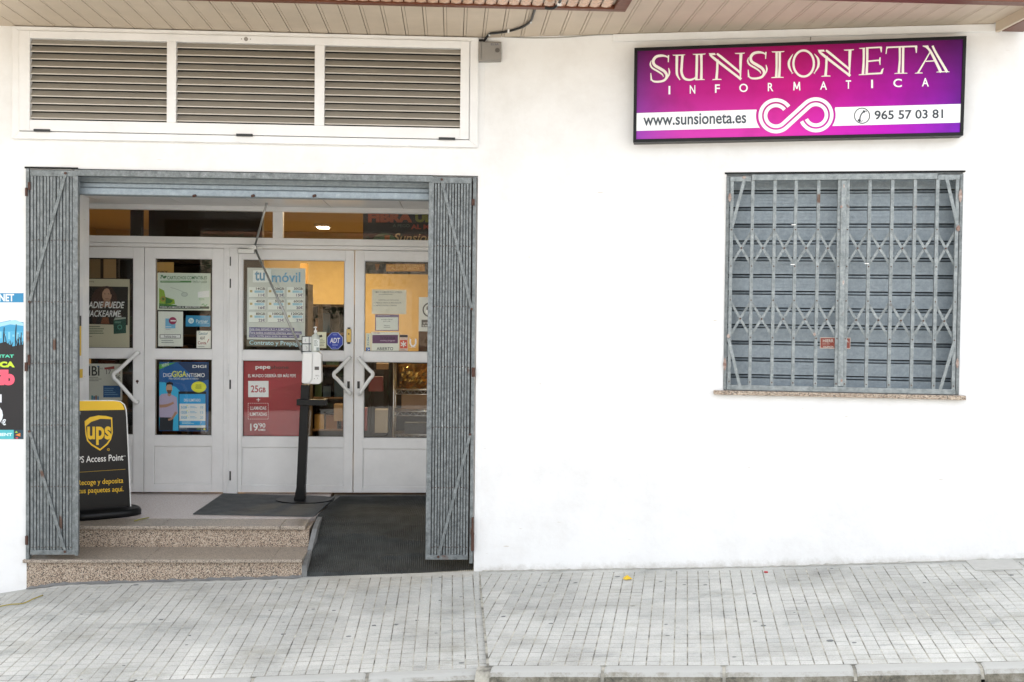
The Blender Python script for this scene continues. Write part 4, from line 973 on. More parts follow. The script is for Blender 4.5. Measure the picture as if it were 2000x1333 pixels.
sh_i = [(70, 640), (110, 605), (180, 582), (262, 585), (266, 690), (254, 735), (228, 770), (178, 812), (118, 776), (88, 745), (76, 700)]
p.poly(sh_o, YL, 1); p.poly(sh_i, '12100f', 2)
p.text('ups', 80, 640, 262, 782, YL, 3, bold=.03); p.ring(242, 817, 9, 9, 2.5, YL, 1); p.text('R', 239, 812, 246, 822, YL, 1)
p.text('UPS Access Point', -32, 872, 356, 922, 'f1efe9', 1, dy=-22, bold=.004); p.text('TM', 357, 864, 373, 871, 'f1efe9', 1)
p.stroke([(-30, 994), (372, 968)], 3, 'b28f1c', 1)
p.text('Recoge y deposita', 8, 1052, 355, 1104, YL, 1, dy=-19, bold=.003); p.text('tus paquetes aquí.', 12, 1116, 357, 1166, YL, 1, dy=-17, bold=.003)
mk('print', p, None, us, fixn=False)
b = B(); n = 36; rx, ry = .30, .17
ctr = uu(197, 1000)[0]
prof = [(1.0, .2515), (1.0, .285), (.96, .302), (.9, .305), (.88, .300), (.82, .306), (.78, .301), (.72, .307), (.68, .302), (.6, .308), (.05, .309)]
vs_ = []
for r_, z_ in prof:
    for k in range(n):
        a = 2*math.pi*k/n; ca, sa = math.cos(a), math.sin(a); e = .72
        vs_.append((ctr+rx*r_*math.copysign(abs(ca)**e, ca), .01+ry*r_*math.copysign(abs(sa)**e, sa), z_))
fs = [(i*n+k, i*n+(k+1) % n, (i+1)*n+(k+1) % n, (i+1)*n+k) for i in range(len(prof)-1) for k in range(n)]+[tuple(range(n)), tuple((len(prof)-1)*n+k for k in range(n))]
mk('rubber_base', B().add(vs_, fs, None, True), BLACKM, us)

# ================================================================= SANITIZER STAND
su, sw = L.flat(590, 977, .258)
ss = thing('sanitizer_stand', 'black floor stand carrying a white sanitizer dispenser in front of the doors', 'dispenser stand', L, (su, sw, .258))
b = B(); b.disc(su+.02, sw, .2585, .235, .008, n=40); b.v = [(x, sw+(y-sw)*.8, z) for x, y, z in b.v]; mk('base_plate', b, BLACKM, ss)
tp = L.at(597, 752, sw-.02); bt = L.at(587.5, 975, sw-.02)
b = B(); hw = .036
b.add([(bt[0]-.055, sw-.05, .266), (bt[0]+.038, sw-.05, .266), (bt[0]+.038, sw+.03, .266), (bt[0]-.055, sw+.03, .266),
       (bt[0]-.034, sw-.05, .37), (bt[0]+.038, sw-.05, .37), (bt[0]+.038, sw+.03, .37), (bt[0]-.045+.004, sw+.03, .37),
       (tp[0]-hw, sw-.05, tp[1]), (tp[0]+hw, sw-.05, tp[1]), (tp[0]+hw, sw+.03, tp[1]), (tp[0]-hw, sw+.03, tp[1])],
      [(0, 1, 5, 4), (4, 5, 9, 8), (1, 2, 6, 5), (5, 6, 10, 9), (2, 3, 7, 6), (6, 7, 11, 10), (3, 0, 4, 7), (7, 4, 8, 11), (8, 9, 10, 11), (3, 2, 1, 0)])
mk('post', b, BLACKM, ss, bevel=.004)
u0, u1, z0, z1 = L.rc(578.5, 781, 636.5, 793, sw-.1)
b = B(); b.box(u0, u1, sw-.09, sw-.052, z0, z1); b.box(u0, u0+.03, sw-.052, sw+.02, z0, z1); b.box(u1-.03, u1, sw-.052, sw+.02, z0, z1); mk('drip_tray', b, BLACKM, ss, bevel=.004)
u0, u1, z0, z1 = L.rc(589.5, 688, 628.5, 750.5, sw-.14)
b = B(); um = u0+(u1-u0)*.57
b.prism([(u0, z0+.015), (u0+.02, z0), (u1-.02, z0), (u1, z0+.02), (u1-.006, z1-.02), (u1-.025, z1), (u0+.012, z1), (u0+.004, z1-.01)], sw-.15, sw-.05)
ds = mk('dispenser', b, WHITEP, ss, bevel=.012)
b = B(); b.prism([(u0+.004, z0+.006), (um-.03, z0+.006), (um-.006, z0+.04), (um-.004, z1-.006), (u0+.012, z1-.006)], sw-.168, sw-.149); mk('front_cover', b, WHITEP, ds, bevel=.008)
a, c, z0_, z1_ = L.rc(614.5, 716.5, 623, 723, sw-.15); mk('sensor_window', B().box(a, c, sw-.1525, sw-.149, z0_, z1_), mat('dark_grey_plastic', '5c5752', .5), ds)
pr = Print(L, sw-.1515); pr.lines(616, 733, 625, 736, 2, '8f8f8c', 1); pr.ell(614, 740, .8, 1, '777777', 1, 8); pr.ell(620, 739, .8, .8, '777777', 1, 8); mk('marking', pr, None, ds, fixn=False)
# bottle standing on the dispenser
bu, bz = L.at(616, 688, sw-.1)
bo = thing('sanitizer_bottle', 'clear pump bottle of hand gel standing on top of the white dispenser', 'bottle', L, (bu, sw-.1, bz))
b = B(); n = 20; prof = [(.033, 0), (.035, .01), (.035, .115), (.03, .135), (.012, .15), (.012, .16)]
def lathe(prof, u, w, z, n=20, mt=None, b=None, smooth_=True):
    b = b or B(); vs_ = [(u+r*math.cos(2*math.pi*k/n), w+r*math.sin(2*math.pi*k/n), z+h) for r, h in prof for k in range(n)]
    fs = [(i*n+k, i*n+(k+1) % n, (i+1)*n+(k+1) % n, (i+1)*n+k) for i in range(len(prof)-1) for k in range(n)]+[tuple(range(n)), tuple((len(prof)-1)*n+k for k in range(n))]
    return b.add(vs_, fs, mt, smooth_)
mk('body', lathe(prof, bu, sw-.1, bz), mat('cloudy_gel', 'c9cdc4', .2), bo)
mk('pump', lathe([(.014, .16), (.014, .18), (.005, .181), (.005, .2), (.012, .201), (.012, .21)], bu, sw-.1, bz, b=None).tube([(bu, sw-.1, bz+.205), (bu-.01, sw-.13, bz+.205)], .005, n=8), WHITEP, bo)
pr = Print(L, sw-.1365); pr.rect(612.5, 663, 624, 685, 'dfe3de', 1); pr.lines(613.5, 665, 621.5, 677, 5, '707a72', 2); pr.rect(618, 679, 623, 685, '8c9a98', 2); mk('label_print', pr, None, bo, fixn=False)
# instruction card in its black holder
pr = Print(L, sw-.06); sheet(pr, 589, 657, 613.5, 688, '16242a', .004); pr.rect(590.8, 658.5, 603.2, 671, 'd9dcd9', 1); pr.rect(591, 673, 603, 686, 'd2d4d1', 1); pr.rect(604.5, 658.5, 612, 671, 'd0d3d0', 1); pr.rect(604.5, 673, 612, 686, 'd0d3d0', 1)
pr.stroke([(597.5, 662), (596, 666), (598, 668)], 1, '8a8f8f', 2); pr.stroke([(597, 676), (600, 680), (598, 683)], 1, '8a8f8f', 2)
printed('instruction_card', pr, 'dark bordered card of small hand washing pictures behind the gel bottle', 'card')

# ================================================================= POSTERS BEHIND THE GLASS
PW = DW+.024
def A5(k=4.04, o=(150, 370), w=PW): p = Print(L, w, k, o); p.step = .0006; return p
# left leaf: woman poster
p = A5(); sheet(p, 60, 708, 416, 1255, 'aaa48f')
p.text('security', 60, 722, 138, 738, '34332e', 2); p.poly([(60, 765), (405, 770), (402, 1073), (60, 1062)], '1c1511', 1)
p.poly([(125, 1060), (110, 930), (118, 840), (150, 790), (210, 765), (275, 775), (312, 830), (322, 900), (345, 960), (385, 1070)], '3a241b', 2)
p.ell(238, 835, 38, 52, 'a5826c', 3); p.poly([(215, 870), (262, 870), (285, 940), (190, 940)], '8c6a57', 3); p.poly([(150, 1062), (185, 930), (290, 930), (340, 1062)], '221a18', 4); p.poly([(188, 1060), (205, 1010), (250, 1010), (258, 1062)], '6d4128', 5)
p.ell(222, 826, 6, 2.5, '2c1c16', 5); p.ell(252, 826, 6, 2.5, '2c1c16', 5); p.stroke([(226, 862), (240, 865), (252, 861)], 4, '6e3f36', 5); p.stroke([(205, 800), (212, 780), (240, 772), (262, 785), (276, 830)], 16, '3a241b', 5)
p.text('NADIE PUEDE', 55, 886, 378, 938, 'ece8dd', 6, bold=.035, shear=.25, dy=2); p.text('HACKEARME.', 70, 955, 352, 1006, 'ece8dd', 6, bold=.035, shear=.25, dy=2)
p.poly([(290, 1035), (300, 1012), (388, 1016), (390, 1135), (292, 1142)], '20433a', 6); p.poly([(292, 1034), (388, 1022), (388, 1010), (304, 1012)], '8f958c', 7); p.ring(340, 1088, 16, 16, 4, '5aa089', 7); p.lines(300, 1045, 378, 1060, 2, '7fa697', 7)
p.lines(62, 1080, 250, 1150, 4, '55604f', 2); p.lines(70, 1160, 150, 1172, 1, '6b6b62', 2)
printed('security_poster', p, 'tall beige poster with a dark haired woman reading NADIE PUEDE HACKEARME', 'poster')
p = Print(L, PW+.01, 3.92, (150, 670)); p.step = .0006; sheet(p, 30, 160, 348, 440, 'b9b7ae')
p.text('IBI', 92, 178, 174, 252, '23211f', 2, bold=.03); p.rect(158, 176, 166, 186, '3c78a8', 3); p.text('AS', 178, 190, 200, 203, '66645e', 2); p.poly([(210, 190), (288, 178), (288, 200), (214, 205)], '8b3a34', 2)
p.text('17', 225, 205, 262, 240, '3e3b38', 2); p.text('06', 292, 248, 334, 280, '3e3b38', 2); p.text('M', 300, 212, 332, 238, '8b3a34', 2); p.lines(95, 262, 200, 300, 3, '77746c', 2)
p.rect(203, 328, 334, 418, '27507c', 2); p.lines(212, 345, 322, 408, 4, '6d8fb0', 3)
for i in range(4): p.rect(112+i*15, 403+(i % 2)*6, 124+i*15, 440, ('2f7f86', '355f8a', '8b5a3a', '4d83a3')[i], 2)
printed('local_newspaper', p, 'newspaper front page with bold black title behind the lower left pane', 'newspaper')
# second leaf
p = A5(); sheet(p, 637, 661, 1055, 955, 'c3c8ba', ); p.poly([(645, 668), (1048, 670), (1046, 945), (645, 942)], 'b9c2b6', 1)
for i, (x, y, r_) in enumerate(((672, 684, 10), (690, 695, 12), (664, 700, 6), (700, 690, 9))): p.ell(x, y, r_, r_*.8, '3f6b42', 2)
p.text('CARTUCHOS COMPATIBLES', 714, 685, 1028, 712, '3b6540', 2, bold=.03); p.rect(660, 722, 905, 737, '4f7d4d', 2); p.text('TINTA Y LASER', 912, 722, 1028, 740, '4a6b4b', 2, bold=.02); p.lines(668, 726, 895, 734, 1, 'aebfa6', 3)
p.poly([(650, 780), (690, 800), (700, 850), (770, 870), (775, 905), (650, 925)], '7d9a2f', 2); p.ell(682, 866, 22, 22, '8c7a33', 3); p.ell(682, 866, 11, 11, '4d6b2a', 4); p.poly([(700, 850), (760, 880), (740, 900), (700, 905)], '39662f', 3); p.poly([(650, 900), (790, 915), (790, 925), (650, 925)], '3d6f34', 3)
p.ell(850, 830, 26, 18, '8f9a92', 2); p.ell(850, 830, 20, 13, 'aab3ab', 3); p.stroke([(740, 775), (790, 790), (850, 815)], 3, '8b968d', 2); p.poly([(955, 810), (1045, 800), (1045, 850), (955, 855)], 'd6dad3', 2); p.lines(965, 862, 1030, 880, 2, '6f9a63', 2)
p.poly([(650, 920), (1045, 925), (1045, 944), (650, 942)], '2f3f31', 4); p.text('TODAS LAS MARCAS AL MEJOR PRECIO', 656, 924, 972, 941, 'd8dcd3', 5, bold=.02); p.stroke([(985, 915), (1000, 905), (1010, 922), (1030, 908)], 5, '3f8f45', 5)
printed('cartridge_poster', p, 'pale green poster headed CARTUCHOS COMPATIBLES on the second door', 'poster')
p = A5(); sheet(p, 642, 965, 838, 1240, 'c6c9c2'); p.rect(699, 1020, 778, 1098, '6a9fbd', 1); p.ell(757, 1038, 31, 29, '8c2f4f', 2); p.rect(740, 1033, 782, 1043, 'd6cfd0', 3); p.lines(702, 1083, 770, 1092, 1, 'dbe5ea', 2); p.lines(702, 1103, 765, 1110, 1, '7b5b83', 2)
p.rect(655, 1146, 820, 1177, '2c2c2c', 1); p.rect(659, 1150, 816, 1173, 'd3d5cf', 2); p.text('Prohibido fumar', 690, 1154, 785, 1170, '1e1e1e', 3, bold=.02); p.lines(668, 1190, 808, 1222, 2, '7f8583', 1)
printed('no_smoking_notice', p, 'white notice with small purple no entry roundel and words Prohibido fumar', 'notice')
p = A5(); sheet(p, 860, 997, 1053, 1084, '1f7ba3'); p.ell(902, 1038, 22, 22, 'b9d2de', 1); p.text('hp', 890, 1024, 915, 1056, '1f7ba3', 2, shear=.3); p.text('Partner', 942, 1028, 1035, 1056, 'b9d2de', 1); p.stroke([(945, 1063), (1045, 1059)], 2, '9cc2d3', 1)
printed('partner_sticker', p, 'small blue Partner card behind the second door glass', 'sticker')
p = A5(); sheet(p, 945, 1117, 1058, 1256, 'cfd2c9'); p.text('Gestor', 962, 1124, 1035, 1150, '3a6f80', 1, bold=.02); p.text('AEAT', 972, 1163, 1012, 1186, '22211f', 1, bold=.04); p.text('Conta', 955, 1200, 1022, 1224, '8a2f33', 1, bold=.03); p.stroke([(1030, 1210), (1042, 1182)], 5, '9c4035', 1); p.lines(955, 1240, 1040, 1247, 1, '6b746d', 1)
printed('accounting_card', p, 'small white card reading Gestor and Conta at the pane corner', 'card')
# DIGI poster
p = Print(L, PW, 3.92, (150, 670)); p.step = .0006; sheet(p, 631, 148, 1008, 676, '1b5590')
p.poly([(631, 300), (690, 305), (760, 340), (820, 400), (860, 520), (840, 672), (631, 672)], '38a6da', 1); p.poly([(770, 150), (1008, 155), (1008, 280), (940, 300), (860, 230)], '1a3358', 1); p.poly([(631, 165), (760, 150), (631, 205)], '4d9a45', 2); p.text('NUEVO', 652, 162, 706, 186, 'd9e8d0', 3, dy=-14, bold=.02)
p.text('DIGI', 886, 170, 992, 192, 'e8eef2', 2, bold=.05); p.text('DIGI', 662, 232, 728, 262, 'dfe9f0', 2, bold=.02); p.text('GIGA', 730, 216, 840, 262, 'd9d94a', 2, bold=.04); p.text('NTISMO', 842, 232, 980, 263, 'dfe9f0', 2, bold=.02); p.text('Más GIGAS pagando lo mismo', 706, 266, 932, 286, 'c9dbe8', 2)
p.poly([(632, 410), (650, 392), (690, 388), (735, 400), (765, 418), (775, 540), (745, 565), (738, 575), (632, 570)], 'a79bb4', 3); p.poly([(636, 570), (740, 572), (735, 672), (631, 672)], '23262f', 3); p.ell(708, 350, 24, 36, 'b08a70', 4); p.poly([(684, 335), (686, 306), (712, 296), (736, 306), (738, 340), (728, 318), (694, 320)], '241c19', 5); p.poly([(690, 362), (728, 362), (722, 386), (708, 390), (696, 384)], '5b4034', 5); p.poly([(698, 384), (722, 384), (724, 400), (708, 412), (694, 400)], 'a67f67', 4)
p.stroke([(634, 485), (690, 480), (742, 458)], [24, 22, 14], 'a67f67', 5); p.stroke([(762, 530), (730, 578), (700, 590)], [20, 16, 14], 'a67f67', 5); p.ell(934, 338, 58, 42, 'cfcf3a', 5); p.lines(900, 320, 965, 355, 4, '5d6a2c', 6, ctr=True)
p.rect(779, 372, 992, 655, '10161f', 4); p.rect(786, 392, 986, 650, 'd7e2e8', 5); p.rect(786, 392, 986, 466, '2f93c8', 6); p.text('DIGI ILIMITADO', 822, 428, 948, 450, 'e3edf2', 7, bold=.03)
for i, (g, e) in enumerate((('5GB', '10'), ('12GB', '15'), ('30GB', '20'))):
    y = 484+i*39; p.text(g, 798, y, 845, y+19, '4a97bd', 6, bold=.02); p.lines(868, y, 925, y+20, 2, '6fa7c4', 6); p.text(e, 946, y, 968, y+19, '4a97bd', 6); p.rect(853, y+8, 857, y+12, '4a97bd', 6); p.ell(845, y-2, 5, 4, 'c9c83d', 7)
p.rect(786, 598, 986, 632, '2f93c8', 6); p.lines(806, 604, 908, 626, 2, 'b2d2e4', 7); p.text('7', 944, 604, 956, 626, 'e3edf2', 7); p.rect(779, 650, 1000, 672, '152a44', 6); p.lines(785, 657, 876, 664, 1, 'a9b8c6', 7); p.ell(978, 661, 7, 6, 'd0cf42', 7); p.lines(920, 655, 968, 666, 2, '7fa04a', 7)
printed('mobile_offer_poster', p, 'blue poster with a man in a lilac shirt beside a big phone', 'poster')
# third leaf: tu movil poster
p = A5(4.04, (450, 370)); sheet(p, 132, 622, 590, 1188, 'aeb4b0')
p.poly([(180, 640), (320, 632), (322, 735), (176, 735)], 'c9cfcf', 1); p.text('tu', 192, 642, 272, 722, '4a7f9f', 2, bold=.05); p.text('móvil', 326, 655, 552, 735, '4a86ab', 2, bold=.04)
r_ = [('14GB', '11€'), ('20GB', '12€'), ('30GB', '15€'), ('40GB', '16€'), ('55GB', '18€'), ('60GB', '20€'), ('80GB', '22€'), ('100GB', '25€'), ('120GB', '27€')]
for i, (g, e) in enumerate(r_):
    c, rw = i % 3, i//3; x0 = 146+c*150; y0 = 772+rw*99; x1 = x0+(132 if c < 2 else 130)
    p.rect(x0+4, y0+4, x1+4, y0+84, '8b9290', 1); p.rect(x0, y0, x1, y0+80, 'c6cbc8', 2); p.rect(x0+8, y0+24, x0+28, y0+42, '9a8a52', 3); p.rect(x0+44, y0+27, x0+122, y0+46, '93b6c6', 3); p.lines(x0+46, y0+30, x0+118, y0+44, 2, '5f94ad', 3.5)
    gw = 72 if len(g) == 4 else 92; p.text(g, x1-4-gw, y0+3, x1-4, y0+23, '2e2f33', 4, bold=.03); p.text(e, x1-56, y0+52, x1-4, y0+75, '3b2c58', 4, bold=.03)
for k, (t, x1) in enumerate((('Este mes GIGAS X 2 + ILIMITADAS', 505), ('Para todos nuestros clientes sean como', 562), ('sean, tarifa para toda la vida, vamos..', 545))):
    y = 1088+k*28; p.rect(147, y, x1, y+25, '37356b', 1, dy=6); p.text(t, 152, y+5, x1-8, y+23, 'b9bccb', 2, bold=.01, dy=6)
p.poly([(128, 1190), (565, 1200), (565, 1240), (128, 1240)], '5c574b', 0.5)
p.text('Contrato y Prepago', 150, 1192, 560, 1236, '9cc0cc', 2, bold=.02, dy=8)
printed('phone_tariff_poster', p, 'grey poster with nine data prices from 11 to 27 euros', 'poster')
p = A5(4.04, (450, 370)); p.w = DW+.009
oc = [(825+68*math.cos(math.radians(22.5+45*i)), 1197+72*math.sin(math.radians(22.5+45*i))) for i in range(8)]; oi = [(825+(x-825)*.93, 1197+(y-1197)*.93) for x, y in oc]
V = [p.P(*q) for q in oc]; p.prism(V, p.w, p.w+.001, ink('a8b4d8')); p.poly(oi, '1b3391', 1); p.text('ADT', 784, 1173, 866, 1214, 'dfe3ec', 2, bold=.05, shear=.15); p.lines(800, 1147, 852, 1156, 1, '93a0cf', 2, ctr=True); p.lines(792, 1224, 858, 1238, 2, '93a0cf', 2, ctr=True); p.lines(805, 1246, 848, 1252, 1, '93a0cf', 2)
printed('alarm_sticker', p, 'blue octagonal alarm company sticker on the door glass', 'sticker')
p = A5(4.04, (450, 370)); p.w = DW+.009; sheet(p, 684, 1127, 756, 1254, 'c4c4a8'); p.poly([(690, 1155), (722, 1148), (726, 1166), (700, 1172)], '24241f', 1); p.lines(692, 1182, 748, 1244, 5, '85856f', 1)
printed('camera_notice', p, 'cream video surveillance notice behind the gel bottle', 'notice')
# red offer poster (its cartoon figure is left out)
p = Print(L, PW, 3.92, (450, 670)); p.step = .0006; sheet(p, 92, 138, 546, 712, '8a1824')
p.poly([(92, 330), (546, 240), (546, 300), (92, 420)], '931f2b', .5); p.poly([(92, 560), (220, 600), (330, 712), (92, 712)], '7d1420', .5)
p.text('pepe', 192, 178, 306, 208, 'e3d6d3', 2, bold=.05); p.text('phone', 306, 174, 446, 208, '3a1418', 2, bold=.04); p.text('EL MUNDO DEBERÍA SER MÁS PEPE', 136, 234, 502, 264, 'e3d6d3', 2, bold=.03)
p.rect(136, 292, 292, 416, 'dfd9d2', 1); p.text('25', 157, 326, 213, 380, '9a2430', 2, bold=.03); p.text('GB', 217, 342, 270, 380, '9a2430', 2, bold=.03); p.rect(200, 434, 228, 438, 'e3d6d3', 2); p.rect(212, 422, 216, 450, 'e3d6d3', 2)
for i in range(11):
    p.rect(136+i*14.4, 461, 144+i*14.4, 465, 'd9b9b6', 1); p.rect(136+i*14.4, 582, 144+i*14.4, 586, 'd9b9b6', 1)
    if i < 9: p.rect(134, 465+i*13.5, 138, 473+i*13.5, 'd9b9b6', 1); p.rect(288, 465+i*13.5, 292, 473+i*13.5, 'd9b9b6', 1)
p.text('LLAMADAS', 152, 486, 275, 514, 'e3d6d3', 2, bold=.03); p.text('ILIMITADAS', 149, 533, 278, 560, 'e3d6d3', 2, bold=.03); p.text('19', 152, 618, 210, 674, 'e3d6d3', 2, bold=.03); p.text("'90", 212, 614, 268, 650, 'e3d6d3', 2, bold=.03); p.text('€/MES', 212, 658, 268, 674, 'e3d6d3', 2, bold=.02)
printed('red_offer_poster', p, 'dark red poster reading 25GB and 19 90 behind the black stand', 'poster')
# fourth leaf
def A4(): return A5(4.04, (450, 370))
p = A4(); sheet(p, 1116, 792, 1388, 985, 'bdb8a9'); p.text('MAX. 2 CLIENTES EN EL INTERIOR', 1147, 806, 1357, 818, '35332e', 1, bold=.02); p.lines(1170, 828, 1335, 838, 1, '77736a', 1); p.text('RESPETEN LAS DISTANCIAS', 1170, 870, 1330, 881, '57534b', 1); p.text('1,5 METROS HASTA EL MOSTRADOR', 1130, 892, 1350, 903, '3a3833', 1, bold=.02); p.text('1,5 METROS ENTRE CLIENTES', 1130, 914, 1312, 925, '3a3833', 1, bold=.02)
printed('capacity_notice', p, 'white paper headed MAX. 2 CLIENTES taped inside the right door', 'notice')
p = A4(); sheet(p, 1142, 988, 1330, 1118, '503a63'); p.rect(1149, 1011, 1323, 1111, 'bfc1ba', 1); p.lines(1160, 996, 1310, 1004, 1, 'a99fb5', 1); p.text('de Lunes a Viernes', 1190, 1021, 1280, 1031, '33322f', 2, bold=.02); p.text('de 9h a 20h', 1206, 1038, 1262, 1047, '33322f', 2, bold=.02); p.text('Sábados', 1212, 1071, 1256, 1080, '33322f', 2, bold=.02); p.lines(1196, 1088, 1278, 1097, 1, '57564f', 2, ctr=True)
printed('opening_hours_card', p, 'small purple bordered opening hours card on the right door', 'card')
p = A4(); p.w = DW+.009; sheet(p, 1112, 1126, 1330, 1286, 'bfc2b5'); p.text('TOSHIBA', 1120, 1129, 1182, 1139, '8c2c34', 1, bold=.02); p.rect(1120, 1150, 1322, 1216, '54304f', 1); p.text('TOSHIBA', 1180, 1163, 1302, 1186, '2a1828', 2, bold=.03); p.text('mobility program', 1180, 1189, 1300, 1203, 'b3a3ae', 2, bold=.01, shear=.2); p.text('ABIERTO', 1154, 1246, 1284, 1270, '2f3a38', 1, bold=.03)
printed('open_sign', p, 'white and plum sign reading ABIERTO at the door glass', 'sign')
p = A4(); p.w = DW+.009; sheet(p, 1068, 1136, 1108, 1283, 'b9bda9')
for i, ch in enumerate('TIRAR'): p.text(ch, 1083-(2 if ch != 'I' else -2), 1148+i*18, 1093+(2 if ch != 'I' else -2), 1162+i*18, '3b6a8c', 1)
p.rect(1070, 1249, 1102, 1281, '1f4f8f', 1); p.ring(1080, 1265, 8, 9, 3, 'cfd8de', 2, a0=-90, a1=90); p.rect(1086, 1262, 1098, 1268, 'cfd8de', 2)
printed('pull_sticker', p, 'narrow vertical sticker reading TIRAR at the glass edge', 'sticker')
p = A4(); p.w = DW+.009; sheet(p, 1334, 1147, 1401, 1283, 'b9a394'); p.rect(1336, 1149, 1399, 1168, '26221f', 1); p.rect(1338, 1190, 1396, 1256, 'b1432c', 1)
for a in range(0, 360, 60): p.stroke([(1366, 1223), (1366+24*math.cos(math.radians(a+30)), 1223+24*math.sin(math.radians(a+30)))], 8, 'd8cfc8', 2)
p.lines(1342, 1262, 1394, 1276, 2, '6d5d55', 1)
printed('card_sticker', p, 'orange red sticker with a white star emblem beside the ABIERTO sign', 'sticker')
p = A4(); p.w = DW+.009; p.step = .0006
p.stroke([(1420, 1182), (1420, 1215), (1432, 1236), (1450, 1236), (1462, 1215), (1462, 1180)], [14, 12, 12, 12, 12, 14], 'd5d8d6', 1); p.rect(1412, 1172, 1420, 1178, 'd5d8d6', 1); p.rect(1410, 1245, 1464, 1248, 'd5d8d6', 1)
printed('letter_decal', p, 'white cut out letter U decal on the right door glass', 'decal')
p = A4(); sheet(p, 1486, 852, 1640, 1122, 'c0c1bd'); p.ell(1568, 952, 52, 56, '2b2b2b', 1); p.ell(1568, 952, 42, 45, 'c0c1bd', 2); p.poly([(1545, 975), (1548, 930), (1568, 908), (1590, 930), (1592, 975)], '2b2b2b', 3); p.rect(1544, 952, 1592, 975, 'd9dad8', 4); p.rect(1508, 1030, 1630, 1088, '39393a', 1); p.text('USO OBLIGATORIO', 1520, 1050, 1620, 1062, 'cfd0cd', 2, bold=.02); p.text('DE MASCARILLA', 1516, 1070, 1610, 1084, 'cfd0cd', 2, bold=.02)
printed('mask_notice', p, 'white sheet with black round face mask symbol cut by the right gate', 'notice')
# banner inside, seen through fanlight and door glass
BW = DW+.12
p = Print(L, BW, 4.04, (450, 370)); p.step = .001; sheet(p, 1046, 130, 1900, 672, '2b211d', .004)
p.text('FIBRA', 1086, 180, 1436, 262, 'a5502a', 1, bold=.06); p.text('ULTRA', 1458, 182, 1800, 262, '7f7a22', 1, bold=.06); p.text('A PEGO', 1282, 276, 1414, 300, '667062', 1); p.text('AL MILLOR', 1424, 278, 1750, 316, '9c4230', 1, bold=.04); p.text('VINE', 1484, 334, 1550, 358, '4e5750', 1)
p.ell(1215, 405, 90, 58, '4f6e50', 1, 20, 180, 360); p.rect(1217, 364, 1257, 405, 'a4612f', 2); p.text('Sunsioneta', 1286, 348, 1720, 416, 'd3b483', 3, shear=.3, bold=.01)
p.poly([(1140, 590), (1180, 590), (1165, 640), (1150, 640)], '8f5a2c', 2)
p.rect(1228, 590, 1534, 648, 'c5821f', 1); p.text('AMB SERVEI D\'ATENCIÓ', 1240, 592, 1525, 612, 'e3b25e', 2, bold=.03); p.text('AL CLIENT DIRECTA', 1268, 616, 1492, 636, 'e3b25e', 2, bold=.03)
printed('fibre_banner', p, 'dark banner with orange FIBRA lettering hanging inside above the right door', 'banner')
# posters on the left of the entrance
p = Print(L, -.0012, 1, (0, 0)); p.step = .0006; sheet(p, -150, 560, 46, 858, 'dfe3e4')
p.rect(-150, 573, 46, 591, '2a86b4', 1); p.text('INTERNET', -44, 574.5, 27.5, 589, 'e6ecef', 2, bold=.03)
p.poly([(-150, 632), (-60, 628), (0, 630), (20, 626), (46, 630), (46, 690), (-150, 690)], '3f9cc6', 1); p.poly([(-150, 636), (-20, 634), (10, 629), (30, 625), (46, 632), (46, 637), (20, 634), (-10, 641), (-150, 645)], '9fd2e3', 2); p.rect(-150, 647, 46, 680, '4fa9cf', 2)
for i in range(24): x = -150+i*8.3; p.rect(x, 648+(i*5) % 9, x+4, 655+(i*7) % 12, '7fc4dd', 2.5)
p.poly([(-150, 682), (-60, 676), (-5, 672), (10, 668), (25, 677), (46, 673), (46, 858), (-150, 858)], '17171c', 3)
rr = random.Random(8)
for i in range(44):
    x = rr.uniform(-145, 45); h = rr.uniform(12, 34); d = rr.uniform(-7, 7); p.stroke([(x, 684), (x+d*.4, 684-h*.6), (min(x+d, 45.5), 684-h)], [2.6, 1.8, .6], '17171c', 3.2)
for x, y0 in ((7.5, 640), (31, 634), (-20, 640), (41, 650)): p.stroke([(x-1, 690), (x, y0+16), (x+1, y0)], [1.5, 2.6, 1], '17171c', 3.4)
p.text('QUALITAT', -37, 693, 27.5, 700, '56d6b0', 4, bold=.03); p.text('ECONÒMICA', -90, 704, 29, 718, 'c4dc34', 4, bold=.07); p.text('100Mb', -74, 722, 29, 753, 'ef5a72', 4, bold=.07); p.text('25', -70, 770, 6, 832, 'dfe6ea', 4, bold=.06); p.text('€', 3.5, 819, 12, 831, 'dfe6ea', 4, bold=.04)
p.rect(-150, 840, 27, 858, '4fb4bd', 4); p.text('ALTA I MANTENIMENT', -90, 846, 24, 852, 'd7eef0', 5, bold=.04); p.rect(27, 840, 46, 858, '1d3a4a', 4); p.poly([(30, 850), (40, 846), (40, 853)], 'e6852f', 5); p.poly([(29, 845), (33, 842), (35, 846)], '9fc83c', 5); p.poly([(30, 855), (36, 854), (34, 858)], 'd8475c', 5)
printed('internet_poster', p, 'poster with a blue lake and big pink and lime lettering left of the gate', 'poster')
